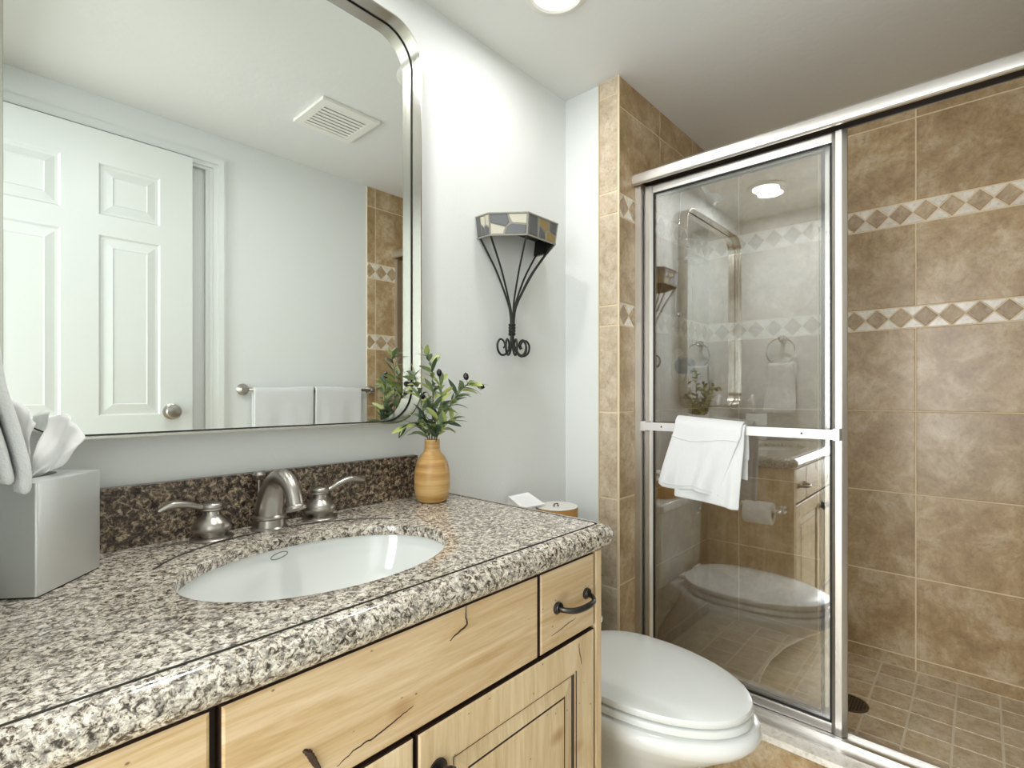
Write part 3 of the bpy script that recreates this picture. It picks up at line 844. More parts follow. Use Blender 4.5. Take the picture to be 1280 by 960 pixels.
# ------------------------------------------------------------------ vase with olive sprays
VX, VY = 0.822, -0.100
bm = bmesh.new()
vp = [(0.0, 0.0), (0.030, 0.0), (0.0365, 0.003), (0.0415, 0.014), (0.0445, 0.034), (0.0450, 0.056), (0.0435, 0.078), (0.039, 0.098), (0.031, 0.113), (0.0225, 0.123), (0.0195, 0.130), (0.0190, 0.150), (0.0195, 0.155), (0.0165, 0.155), (0.0155, 0.13), (0.028, 0.10), (0.03, 0.03), (0.0, 0.02)]
lathe(bm, vp, (VX, VY, TZ + 0.0003), 40)
vase = autosmooth(link('bud_vase', bm, 'bamboo'), 60)
tag(vase, 'small banded wood-tone bottle vase at the right end of the backsplash', 'vase')

def leaf(bm, base, direction, length, width, droop, mi, roll=0.0):
    d = Vector(direction).normalized(); side = d.cross(Vector((0, 0, 1)))
    if side.length < 0.1: side = Vector((1, 0, 0))
    side.normalize(); up = side.cross(d).normalized()
    side = (side * math.cos(roll) + up * math.sin(roll)).normalized(); up = side.cross(d).normalized()
    n = 7; rows = []
    for i in range(n + 1):
        t = i / n
        wd = width * 0.5 * (math.sin(PI * min(t * 0.93 + 0.05, 1)) ** 0.8) * (1 - 0.15 * t)
        c = Vector(base) + d * (length * t) - Vector((0, 0, 1)) * droop * length * t * t + up * (0.02 * length * math.sin(PI * t))
        rows.append([c - side * wd + up * wd * 0.3, c, c + side * wd + up * wd * 0.3])
    v = [[bm.verts.new(p) for p in r] for r in rows]
    for i in range(n):
        for j in range(2):
            f = bm.faces.new((v[i][j], v[i][j + 1], v[i + 1][j + 1], v[i + 1][j])); f.material_index = mi; f.smooth = True

def pt(r, z, f=0.0):
    p = Vector((VX, VY, 0)) + RV * r + FV * f; return Vector((p.x, p.y, TZ + z))
SPRAYS = [
    ('right leaning olive spray ending in two dark olives', [(0.003, 0.10, 0), (0.008, 0.170, 0.0), (0.036, 0.222, -0.01), (0.062, 0.262, -0.02), (0.085, 0.288, -0.03), (0.112, 0.292, -0.03)], [(0.5, 1), (0.62, -1), (0.74, 1), (0.86, -1), (0.92, 1)], [(0.124, 0.288, -0.03), (0.088, 0.312, -0.03)], 1),
    ('tallest upright olive spray in the middle of the wood vase', [(0.0, 0.10, 0), (-0.002, 0.175, 0.005), (0.0, 0.235, 0.01), (0.000, 0.295, 0.01), (-0.004, 0.340, 0.01), (-0.016, 0.368, 0.005)], None, [(0.006, 0.226, -0.01)], 2),
    ('olive spray leaning back to the mirror on the left', [(-0.003, 0.10, 0), (-0.010, 0.170, 0.01), (-0.026, 0.225, 0.02), (-0.040, 0.275, 0.035), (-0.050, 0.318, 0.03)], None, [(-0.060, 0.296, 0.05), (-0.032, 0.262, 0.05)], 2),
    ('low olive spray drooping to the left over the vase rim', [(-0.004, 0.12, 0), (-0.012, 0.165, -0.01), (-0.034, 0.190, -0.02), (-0.060, 0.188, -0.03)], None, [], 3),
    ('olive spray with a single dark leaf rising right of centre', [(0.004, 0.10, 0), (0.010, 0.170, -0.015), (0.022, 0.225, -0.02), (0.026, 0.270, -0.02), (0.022, 0.300, -0.015)], None, [(0.020, 0.322, -0.015)], 4),
    ('short bushy olive spray low on the right of the vase', [(0.004, 0.12, 0), (0.016, 0.165, -0.02), (0.034, 0.190, -0.02), (0.050, 0.205, -0.015)], None, [], 5),
    ('short olive spray hidden behind the others near the wall corner', [(0.0, 0.10, 0), (-0.002, 0.165, 0.015), (0.004, 0.21, 0.03), (-0.01, 0.25, 0.04)], None, [], 6),
]
for lab, pth, _, olives, seed in SPRAYS:
    random.seed(seed * 31 + 5)
    P = bez([pt(*p) for p in pth], 8)
    th_ = thing('olive_spray', lab, 'plant', P[0], 'artificial olive sprays in the wood vase')
    bm = bmesh.new(); tube(bm, P, lerp_list([0.0016, 0.0013, 0.0009], len(P)), 6)
    link('stem', bm, 'stem', th_, True)
    bm = bmesh.new()
    n = len(P); start = next(i for i, p in enumerate(P) if p.z > TZ + 0.158)
    k = 0; i = start
    while i < n:
        t = i / n
        tang = (P[min(i + 1, n - 1)] - P[max(i - 1, 0)]).normalized()
        for sgn in ((1, -1, 1) if t < 0.8 else (1, -1)):
            az = random.uniform(0, 2 * PI)
            out = Vector((math.cos(az), math.sin(az), 0)); out = (out - tang * out.dot(tang)).normalized()
            if sgn < 0: out = -out
            d = tang * random.uniform(0.45, 1.0) + out * random.uniform(0.6, 1.0)
            mi = random.choices([0, 1, 2], [5, 2 + 2 * t, 4 - 2 * t])[0]
            L = random.uniform(0.036, 0.060) * (1.05 - 0.2 * t)
            leaf(bm, P[i], d, L, random.uniform(0.0105, 0.0155), random.uniform(0.0, 0.40), mi, random.uniform(-0.9, 0.9))
        i += random.choice([2, 3])
    leaf(bm, P[-1], (P[-1] - P[-3]), 0.034, 0.008, 0.1, 1)
    lo = link('leaves', bm, ['leaf', 'leaf_light', 'leaf_dark'], th_)
    for (r, z, f) in olives:
        c = pt(r, z, f); near = min(P, key=lambda q: (q - c).length)
        bm = bmesh.new()
        ax = (c - near).normalized() if (c - near).length > 1e-4 else Vector((0, 0, 1))
        tube(bm, [c - ax * 0.009, c - ax * 0.008, c - ax * 0.0042, c, c + ax * 0.005, c + ax * 0.0085, c + ax * 0.0105], [0.0005, 0.0038, 0.0064, 0.0072, 0.0062, 0.0030, 0.0004], 12)
        tube(bm, [near, near.lerp(c, 0.5), c - ax * 0.006], 0.0006, 5, 1)
        link('olive', bm, ['olive', 'stem'], th_, True)

# ------------------------------------------------------------------ wall shelf (mosaic half octagon on wrought iron)
sh = thing('wall_shelf', 'half octagonal mosaic wall shelf on curved black wrought iron rods', 'wall shelf', (1.21, 0, 1.26))
def oct_pts(k, z, d=0.0):
    base = [(-0.142, 0.0), (-0.142, -0.055), (-0.070, -0.145), (0.070, -0.145), (0.142, -0.055), (0.142, 0.0)]
    return [(1.21 + x * k, y * k - 0.001, z) for x, y in base]
ZT, ZBm = 1.668, 1.606
bm = bmesh.new()
o0, o1, i1, i0 = oct_pts(1.0, ZT), oct_pts(0.95, ZBm), oct_pts(0.90, ZBm), oct_pts(0.95, ZT - 0.012)
V = lambda L: [bm.verts.new(p) for p in L]
a, b, c, d = V(o0), V(o1), V(i1), V(i0)
for r0, r1 in ((a, b), (b, c), (c, d)):
    for j in range(5): bm.faces.new((r0[j], r0[j + 1], r1[j + 1], r1[j]))
bm.faces.new(list(reversed(a))); bm.faces.new(d)
for f in bm.faces:
    if all(v in a or v in b for v in f.verts): f.material_index = 1
link('shelf_box', bm, ['iron', 'mos_line'], sh)
# top and bottom metal bands
bm = bmesh.new()
for k, z in ((1.004, ZT), (0.955, ZBm)):
    pp = oct_pts(k, z)
    for j in range(5): tube(bm, [pp[j], pp[j + 1]], 0.0028, 6)
for j in range(1, 5): tube(bm, [oct_pts(1.003, ZT)[j], oct_pts(0.953, ZBm)[j]], 0.0018, 6)
link('metal_rim', bm, 'mos_line', sh)
# mosaic pieces: each facet split in irregular polygons
def facet(j, polys, mats_):
    A, B = Vector(o0[j]), Vector(o0[j + 1]); C_, D_ = Vector(o1[j]), Vector(o1[j + 1])
    nrm = (B - A).cross(C_ - A).normalized()
    if nrm.y > 0 and j in (1, 2, 3): nrm = -nrm
    if j == 0 and nrm.x > 0: nrm = -nrm
    if j == 4 and nrm.x < 0: nrm = -nrm
    def at(s, t):
        top = A.lerp(B, s); bot = C_.lerp(D_, s); return top.lerp(bot, t)
    for poly, mi in zip(polys, mats_):
        cx = sum(p[0] for p in poly) / len(poly); cy = sum(p[1] for p in poly) / len(poly)
        lo = [bm.verts.new(at(p[0], p[1]) + nrm * 0.0003) for p in poly]
        hi = [bm.verts.new(at(p[0] + (cx - p[0]) * 0.06, p[1] + (cy - p[1]) * 0.06) + nrm * 0.0016) for p in poly]
        f = bm.faces.new(hi); f.material_index = mi
        for i in range(len(poly)):
            k = (i + 1) % len(poly)
            f = bm.faces.new((lo[i], lo[k], hi[k], hi[i])); f.material_index = mi
bm = bmesh.new()
P4 = [[(0.03, 0.05), (0.46, 0.05), (0.52, 0.42), (0.42, 0.60), (0.03, 0.42)], [(0.50, 0.05), (0.97, 0.05), (0.97, 0.50), (0.60, 0.44)],
      [(0.03, 0.47), (0.42, 0.66), (0.36, 0.95), (0.03, 0.95)], [(0.46, 0.62), (0.58, 0.49), (0.97, 0.56), (0.97, 0.95), (0.40, 0.95)]]
P5 = [[(0.04, 0.05), (0.30, 0.05), (0.34, 0.95), (0.04, 0.95)], [(0.36, 0.05), (0.68, 0.08), (0.70, 0.46), (0.58, 0.58), (0.38, 0.36)],
      [(0.73, 0.05), (0.97, 0.05), (0.97, 0.60), (0.74, 0.45)], [(0.38, 0.42), (0.58, 0.64), (0.62, 0.95), (0.39, 0.95)], [(0.63, 0.60), (0.72, 0.52), (0.97, 0.68), (0.97, 0.95), (0.67, 0.95)]]
facet(0, P5[:2] + P5[2:], [0, 1, 1, 0, 0]); facet(1, P4, [0, 1, 1, 0]); facet(2, P5, [0, 2, 0, 0, 2]); facet(3, P4, [0, 2, 2, 0]); facet(4, P4, [0, 1, 2, 0])
link('mosaic', bm, ['mos_black', 'mos_cream', 'mos_gold'], sh)
tops = oct_pts(0.93, ZBm)
cx, cy = 1.195, -0.032
for j in range(6):
    T = Vector(tops[j]); 
    if j in (0, 5): T.y = -0.008
    a = math.radians(-180 + 36 * j); ox, oy = 0.006 * math.cos(a), 0.006 * math.sin(a)
    P = bez([(T.x, T.y, ZBm + 0.002), (T.x + (cx - T.x) * 0.27, T.y + (cy - T.y) * 0.27, 1.560), (T.x + (cx - T.x) * 0.53, T.y + (cy - T.y) * 0.53, 1.510), (T.x + (cx - T.x) * 0.84, T.y + (cy - T.y) * 0.84, 1.432), (cx + ox * 1.3, cy + oy * 1.3, 1.385), (cx + ox, cy + oy, 1.335)], 8)
    bm = bmesh.new(); tube(bm, P, 0.0031, 8); link('rod', bm, 'iron', sh, True)
bm = bmesh.new()
tube(bm, [(cx, cy, 1.322), (cx, cy, 1.358)], 0.0100, 14)
for k in range(4): tube(bm, [(cx, cy, 1.325 + k * 0.0095), (cx, cy, 1.330 + k * 0.0095)], 0.0115, 14)
link('collar', bm, 'iron', sh, True)
for j in range(6):
    a = math.radians(-180 + 36 * j); dx, dy = math.cos(a), math.sin(a) * 0.62
    if j in (0, 5): dy = -0.02
    pp = []
    L = [(0.004, 1.325), (0.006, 1.304), (0.013, 1.282), (0.028, 1.264), (0.048, 1.259), (0.064, 1.271), (0.067, 1.292), (0.055, 1.307), (0.040, 1.303), (0.033, 1.291), (0.039, 1.281)]
    pp = bez([(cx + dx * r, cy + dy * r, z) for r, z in L], 6)
    bm = bmesh.new(); tube(bm, pp, lerp_list([0.0034, 0.0034, 0.0031, 0.0026], len(pp)), 8); link('scroll', bm, 'iron', sh, True)

# ------------------------------------------------------------------ toilet
TX = 1.232
toi = thing('toilet', 'white elongated two-piece toilet with closed lid between vanity and shower', 'toilet', (TX, -0.4, 0))
def egg(w, yb, yt, z, n=44, bw=0.80, ym=None, pw=2.0):
    """outline: rounded front at yt, flatter back at yb"""
    ym = ym if ym is not None else yb + (yt - yb) * 0.42
    pts = []
    for i in range(n):
        a = 2 * PI * i / n
        cx_, s = math.cos(a), math.sin(a)
        if s < 0: # front half
            x = w * math.copysign(abs(cx_) ** (2 / pw), cx_); y = ym + (ym - yt) * -abs(s) ** (2 / pw)
        else:
            q = 3.2
            x = w * math.copysign(abs(cx_) ** (2 / q), cx_); y = ym + (yb - ym) * abs(s) ** (2 / q)
            x *= 1 - (1 - bw) * (abs(s) ** 1.5)
        pts.append((TX + x, y, z))
    return pts
bm = bmesh.new()
secs = [(0.115, -0.10, -0.50, 0.0), (0.115, -0.10, -0.50, 0.03), (0.105, -0.10, -0.51, 0.08), (0.108, -0.11, -0.545, 0.15), (0.130, -0.15, -0.60, 0.22), (0.160, -0.19, -0.675, 0.285),
        (0.186, -0.21, -0.738, 0.330), (0.194, -0.22, -0.754, 0.352), (0.191, -0.222, -0.750, 0.366), (0.182, -0.228, -0.738, 0.3738)]
ring_loft(bm, [egg(*s) for s in secs])
autosmooth(link('bowl', bm, 'porcelain', toi), 60)
bm = bmesh.new(); bx(bm, TX - 0.10, TX + 0.10, -0.26, -0.05, 0.30, 0.38, 0, 0.02); link('deck', bm, 'porcelain', toi, True)
bm = bmesh.new()
ring_loft(bm, [egg(0.152, -0.26, -0.700, 0.374), egg(0.152, -0.26, -0.700, 0.3795), egg(0.179, -0.24, -0.731, 0.3798), egg(0.182, -0.236, -0.735, 0.3815), egg(0.182, -0.236, -0.735, 0.3930), egg(0.179, -0.24, -0.731, 0.3965), egg(0.170, -0.25, -0.719, 0.397)])
autosmooth(link('seat', bm, 'seat', toi), 50)
bm = bmesh.new()
ring_loft(bm, [egg(0.150, -0.26, -0.698, 0.397), egg(0.150, -0.26, -0.698, 0.4018), egg(0.179, -0.240, -0.732, 0.4021), egg(0.181, -0.237, -0.734, 0.4045), egg(0.181, -0.237, -0.734, 0.4130), egg(0.1785, -0.239, -0.7315, 0.4180), egg(0.168, -0.250, -0.720, 0.4215), egg(0.12, -0.30, -0.66, 0.4255), egg(0.05, -0.38, -0.55, 0.427)])
autosmooth(link('lid', bm, 'seat', toi), 40)
for s in (-1, 1):
    bm = bmesh.new(); tube(bm, [(TX + s * 0.07 - 0.022, -0.236, 0.408), (TX + s * 0.07 + 0.022, -0.236, 0.408)], 0.011, 14); link('hinge', bm, 'seat', toi, True)
bm = bmesh.new()
def rsec(x0, x1, y0, y1, z, r=0.025, n=6):
    return [(p[0], p[2], z) for p in rrect(x0, x1, y0, y1, r, 0, n)]
ring_loft(bm, [rsec(TX - 0.195, TX + 0.195, -0.190, -0.022, 0.375), rsec(TX - 0.200, TX + 0.200, -0.200, -0.018, 0.42), rsec(TX - 0.210, TX + 0.210, -0.208, -0.016, 0.675)])
autosmooth(link('tank', bm, 'porcelain', toi), 40)
bm = bmesh.new()
ring_loft(bm, [rsec(TX - 0.214, TX + 0.214, -0.213, -0.014, 0.676), rsec(TX - 0.219, TX + 0.219, -0.219, -0.011, 0.681), rsec(TX - 0.219, TX + 0.219, -0.219, -0.011, 0.703), rsec(TX - 0.214, TX + 0.214, -0.213, -0.015, 0.711), rsec(TX - 0.20, TX + 0.20, -0.19, -0.03, 0.714)])
autosmooth(link('tank_lid', bm, 'porcelain', toi), 40)
bm = bmesh.new()
tube(bm, [(TX - 0.15, -0.205, 0.635), (TX - 0.15, -0.222, 0.635)], 0.012, 14); tube(bm, [(TX - 0.15, -0.224, 0.635), (TX - 0.12, -0.226, 0.633), (TX - 0.075, -0.224, 0.628)], [0.007, 0.006, 0.007], 10)
link('flush_lever', bm, 'chrome', toi, True)

# round wooden box and folded card on the tank
BXc, BYc, BRr, BZ0 = 1.292, -0.134, 0.066, 0.7145
bm = bmesh.new()
lathe(bm, [(0, 0.0), (BRr - 0.001, 0.0), (BRr, 0.002), (BRr, 0.070), (BRr - 0.004, 0.070), (BRr - 0.004, 0.050), (0, 0.050)], (BXc, BYc, BZ0), 40)
rb = thing('round_wood_box', 'small round honey-coloured wooden box on the toilet tank lid', 'box', (BXc, BYc, BZ0))
autosmooth(link('body', bm, 'box_wood', rb))
bm = bmesh.new()
lathe(bm, [(0, 0.0705), (BRr - 0.002, 0.0705), (BRr, 0.072), (BRr - 0.001, 0.0738), (BRr - 0.006, 0.0745), (0, 0.0748)], (BXc, BYc, BZ0), 40)
autosmooth(link('pale_lid', bm, 'plastic', rb))
bm = bmesh.new(); tube(bm, [(BXc - 0.022, BYc - 0.006, BZ0 + 0.0745), (BXc - 0.020, BYc - 0.005, BZ0 + 0.082), (BXc - 0.012, BYc - 0.012, BZ0 + 0.084), (BXc - 0.010, BYc - 0.013, BZ0 + 0.0748)], 0.0022, 8); link('lid_clip', bm, 'pewter', rb, True)
bm = bmesh.new()
# white folded card leaning on the box: two leaves meeting at a ridge
def leafc(a, b, c, d, t):
    n = (Vector(b) - Vector(a)).cross(Vector(d) - Vector(a)).normalized() * t
    lo = [Vector(p) for p in (a, b, c, d)]; hi = [p + n for p in lo]
    ring_loft(bm, [lo, hi])
k0, k1 = Vector((1.198, -0.013, 0.812)), Vector((1.252, -0.050, 0.822))
f0, f1 = Vector((1.165, -0.100, 0.793)), Vector((1.255, -0.116, 0.794))
leafc(k0, f0, f1, k1, 0.003)
leafc(k1, Vector((1.236, -0.020, 0.7150)), Vector((1.182, -0.012, 0.7150)), k0, 0.003)
tag(link('folded_card', bm, 'paper'), 'folded white card propped beside the round box on the toilet tank', 'card')

# ------------------------------------------------------------------ toilet paper on the vanity side
tp = thing('paper_holder', 'chrome toilet paper holder on the right side of the vanity', 'toilet paper holder', (0.907, -0.42, 0.645))
for yy in (-0.338, -0.500):
    bm = bmesh.new()
    lathe(bm, [(0, 0), (0.017, 0), (0.018, 0.003), (0.010, 0.006), (0.0065, 0.009), (0.0065, 0.048), (0.009, 0.052), (0.010, 0.058), (0.007, 0.064), (0, 0.066)], (0.9065, yy, 0.648), 20, 'x')
    autosmooth(link('post', bm, 'chrome', tp))
bm = bmesh.new(); tube(bm, [(0.957, -0.498, 0.648), (0.957, -0.340, 0.648)], 0.006, 12); link('bar', bm, 'chrome', tp, True)
bm = bmesh.new()
lathe(bm, [(0.021, -0.055), (0.046, -0.055), (0.0475, -0.053), (0.0475, 0.053), (0.046, 0.055), (0.021, 0.055), (0.021, -0.055)], (0.957, -0.418, 0.648 - 0.0145), 36, 'y')
roll = thing('toilet_roll', 'white toilet paper roll on the chrome holder beside the vanity', 'toilet paper', (0.957, -0.418, 0.6))
autosmooth(link('paper', bm, 'paper', roll))

# ------------------------------------------------------------------ shower enclosure frame
enc = thing('shower_enclosure_frame', 'satin aluminium shower frame with wide top rail and bottom track', 'shower frame', (1.64, -0.72, 0.2))
YA, YB = YS - 0.0005, WF + 0.0065
def extrude_y(bm, sec, y0, y1, mi=0):
    ring_loft(bm, [[(x, y0, z) for x, z in sec], [(x, y1, z) for x, z in sec]], mi=mi)
sec = [(1.604, 1.862), (1.600, 1.866), (1.598, 1.880), (1.601, 1.896), (1.610, 1.905), (1.626, 1.908), (1.706, 1.908), (1.706, 1.884), (1.702, 1.884), (1.702, 1.901), (1.612, 1.901), (1.612, 1.862)]
bm = bmesh.new(); extrude_y(bm, sec, YA, YB); autosmooth(link('header', bm, 'alu', enc), 30)
link('track_channel', box(1.6125, 1.7015, YB + 0.002, YA - 0.003, 1.886, 1.9005), 'gasket', enc)
sec = [(1.566, 0.2005), (1.566, 0.2035), (1.604, 0.2045), (1.604, 0.2150), (1.610, 0.2165), (1.614, 0.2165), (1.614, 0.2055), (1.668, 0.2055), (1.668, 0.214), (1.672, 0.214), (1.672, 0.2055), (1.690, 0.2055), (1.690, 0.2005)]
bm = bmesh.new(); extrude_y(bm, [(x - 0.016 if x > 1.67 else x, z) for x, z in sec], YA, YB); autosmooth(link('bottom_track', bm, 'alu', enc), 30)
for nm, ya, yb_ in (('jamb', YA, YS - 0.022), ('jamb', WF + 0.0285, YB)):
    bm = bmesh.new(); bx(bm, 1.620, 1.634, yb_ if ya > yb_ else ya, ya if ya > yb_ else yb_, 0.205, 1.862)
    lo_, hi_ = (yb_, ya)
    bx(bm, 1.634, 1.700, (hi_ - 0.003) if nm == 'jamb' and ya == YA else lo_, hi_ if ya == YA else lo_ + 0.003, 0.205, 1.862)
    link(nm, bm, 'alu', enc)

def pane(name, label, x, y0, y1, z0, z1, sw, rw, th_=0.018, gmat='glass'):
    """framed sliding panel; y0 < y1"""
    t = thing(name, label, 'shower door', (x, (y0 + y1) / 2, z0), 'sliding shower doors')
    def stile(a, b, nm):
        bm = bmesh.new()
        h = (b - a)
        sec = [(x - th_ / 2, a + h * 0.18), (x - th_ / 2 - 0.003, a + h * 0.30), (x - th_ / 2 - 0.003, b - h * 0.30), (x - th_ / 2, b - h * 0.18), (x - th_ / 2 + 0.005, b), (x + th_ / 2, b), (x + th_ / 2, a), (x - th_ / 2 + 0.005, a)]
        ring_loft(bm, [[(p, q, z0) for p, q in sec], [(p, q, z1) for p, q in sec]])
        autosmooth(link(nm, bm, 'alu', t), 30)
    stile(y0, y0 + sw, 'stile'); stile(y1 - sw, y1, 'stile')
    for a, b in ((z0, z0 + rw), (z1 - rw, z1)):
        bm = bmesh.new(); bx(bm, x - th_ / 2 - 0.001, x + th_ / 2 - 0.001, y0 + sw - 0.002, y1 - sw + 0.002, a, b, 0, 0.003); link('rail', bm, 'alu', t)
    bm = bmesh.new()
    g = 0.003; a0, a1, b0, b1 = y0 + sw, y1 - sw, z0 + rw, z1 - rw
    for q in ((a0, a0 + g, b0, b1), (a1 - g, a1, b0, b1), (a0, a1, b0, b0 + g), (a0, a1, b1 - g, b1)):
        bx(bm, x - 0.006, x + 0.004, q[0], q[1], q[2], q[3])
    link('gasket', bm, 'gasket', t)
    link('glass_pane', box(x - 0.0025, x + 0.0025, a0 + 0.001, a1 - 0.001, b0 + 0.001, b1 - 0.001), gmat, t)
    return t
fd = pane('shower_door', 'front sliding glass shower door carrying the flat towel bar', 1.648, -0.852, -0.247, 0.2065, 1.858, 0.037, 0.027)
rdoor = pane('shower_door', 'rear sliding glass shower door behind the towel bar door', 1.6845, -0.812, -0.232, 0.2065, 1.855, 0.026, 0.024, 0.014, 'glass_rear')
# flat towel bar with end brackets
bm = bmesh.new()
bx(bm, 1.5985, 1.6035, -0.838, -0.262, 1.016, 1.043, 0, 0.0015)
for k in (-0.835, -0.728, -0.300): bx(bm, 1.597, 1.5985, k, k + 0.002, 1.016, 1.043)
link('towel_bar', bm, 'alu_white', fd)
for a, b in ((-0.842, -0.826), (-0.276, -0.258)):
    bm = bmesh.new(); bx(bm, 1.5990, 1.641, a, b, 1.013, 1.046, 0, 0.002); link('bar_bracket', bm, 'alu_white', fd)
for k in (-0.752, -0.335):
    bm = bmesh.new(); lathe(bm, [(0, 0), (0.003, 0), (0.002, -0.0015), (0, -0.0018)], (1.5984, k, 1.030), 10, 'x'); link('screw', bm, 'pewter', fd)

# ------------------------------------------------------------------ towels
def drape(name, fn, nu, nv, label, thick=0.006, group=None, cat='towel', sub=1, parent=None):
    bm = bmesh.new()
    g = [[bm.verts.new(fn(i / nu, j / nv)) for j in range(nv + 1)] for i in range(nu + 1)]
    for i in range(nu):
        for j in range(nv): bm.faces.new((g[i][j], g[i + 1][j], g[i + 1][j + 1], g[i][j + 1]))
    o = link(name, bm, 'cloth', parent, True)
    md = o.modifiers.new('thick', 'SOLIDIFY'); md.thickness = thick; md.offset = 0
    md = o.modifiers.new('sub', 'SUBSURF'); md.levels = sub; md.render_levels = sub
    if parent is None: tag(o, label, cat, group)
    return o
def poly_at(P, s):
    L = [0]
    for a, b in zip(P[:-1], P[1:]): L.append(L[-1] + (Vector(b) - Vector(a)).length)
    t = s * L[-1]
    for i in range(len(P) - 1):
        if t <= L[i + 1] + 1e-9:
            k = (t - L[i]) / max(L[i + 1] - L[i], 1e-9); return Vector(P[i]).lerp(Vector(P[i + 1]), k)
    return Vector(P[-1])
tw = thing('hand_towel', 'white hand towel folded over the flat bar of the shower door', 'towel', (1.60, -0.48, 0.80))
# outer front layer / over / back
prof_o = bez([(-0.040, 0.850), (-0.038, 0.90), (-0.034, 0.96), (-0.030, 1.02), (-0.025, 1.050), (-0.010, 1.066), (0.006, 1.066), (0.020, 1.050), (0.027, 1.02), (0.028, 0.96), (0.029, 0.92)], 5)
def f_outer(i, j):
    p = poly_at([(q.x, q.y, 0) for q in prof_o], j)
    fr = max(0, 1 - j / 0.46)                       # 1 at the front hem, 0 at the bar
    y0, y1 = -0.392 + 0.046 * fr, -0.600 + 0.072 * fr
    y = y0 + (y1 - y0) * i
    x = p.x - fr * 0.010 * math.sin(i * 10.5 + 0.6) - fr * 0.006 * math.sin(i * 19 + j * 4) - 0.002 * math.sin(i * 5 + j * 9)
    z = p.y - fr * (0.028 * i + 0.008 * math.sin(i * 7)) - 0.014 * i * (1 - fr)
    if j > 0.72: z -= 0.03 * i * (j - 0.72) / 0.28
    return Vector((1.603 + x, y, z))
drape('outer_layer', f_outer, 30, 46, '', 0.007, parent=tw)
prof_i = bez([(-0.030, 0.812), (-0.029, 0.90), (-0.025, 0.98), (-0.021, 1.035), (-0.012, 1.055), (0.004, 1.056), (0.014, 1.04), (0.019, 0.99), (0.020, 0.95)], 5)
def f_inner(i, j):
    p = poly_at([(q.x, q.y, 0) for q in prof_i], j)
    fr = max(0, 1 - j / 0.5)
    y0, y1 = -0.398 + 0.004 * fr, -0.606 + 0.012 * fr
    y = y0 + (y1 - y0) * i
    x = p.x - 0.004 * fr * math.sin(i * 8 + 1) - fr * 0.022 * max(0, (i - 0.74)) * 4 * (0.6 + 0.4 * math.sin(i * 30))
    z = p.y - 0.016 * i * fr - 0.012 * i * (1 - fr)
    return Vector((1.603 + x, y, z))
drape('inner_layer', f_inner, 30, 40, '', 0.007, parent=tw)
bm = bmesh.new()
hem = [f_outer(i / 30, 0.035) + Vector((-0.005, 0, 0)) for i in range(31)]
tube(bm, hem, 0.0016, 6); link('hem_band', bm, 'cloth', tw, True)
bm = bmesh.new()
hem = [f_outer(i / 30, 0.40 - 0.02 * math.sin(i / 30 * 5)) + Vector((-0.0045, 0, 0)) for i in range(31)]
tube(bm, hem, 0.0016, 6); link('hem_band', bm, 'cloth', tw, True)

# towel bar with two bath towels on the front wall (seen in the mirror)
BZ = 1.158; BYw = WF + 0.028
tbar = thing('towel_rail', 'brushed nickel towel rail on the wall opposite the mirror', 'towel rail', (1.14, WF, BZ - 0.02))
bm = bmesh.new(); tube(bm, [(0.850, BYw, BZ), (1.470, BYw, BZ)], 0.0070, 16); link('bar', bm, 'nickel', tbar, True)
for xx in (0.850, 1.468):
    bm = bmesh.new(); lathe(bm, [(0, 0), (0.024, 0), (0.025, 0.004), (0.020, 0.010), (0.012, 0.018), (0.010, 0.020), (0.013, 0.026), (0.014, 0.031), (0.011, 0.037), (0, 0.038)], (xx, WF, BZ), 24, 'y'); autosmooth(link('post', bm, 'nickel', tbar))
def bath(x0, x1, seed, label):
    pr = bez([(0.008, 0.62), (0.008, 0.9), (0.009, 1.10), (0.0105, 1.155), (0.006, 1.170), (-0.004, 1.171), (-0.010, 1.155), (-0.010, 1.05), (-0.011, 0.72)], 6)
    def fn(i, j):
        p = poly_at([(q.x, q.y, 0) for q in pr], j)
        fr = min(1, abs(j - 0.5) * 3)
        x = x0 + (x1 - x0) * i
        y = BYw + p.x + math.copysign(fr, p.x) * (0.0045 * math.sin(i * 9 + seed) + 0.0025 * math.sin(i * 19 + seed * 2 + j * 3))
        return Vector((x, y, p.y - 0.004 * math.sin(i * 3 + seed)))
    drape('bath_towel', fn, 26, 60, label, 0.007, 'bath towels on the rail')
bath(0.882, 1.150, 1.0, 'white bath towel on the rail, nearer the panel door')
bath(1.158, 1.400, 4.0, 'white bath towel on the rail, nearer the shower tiles')

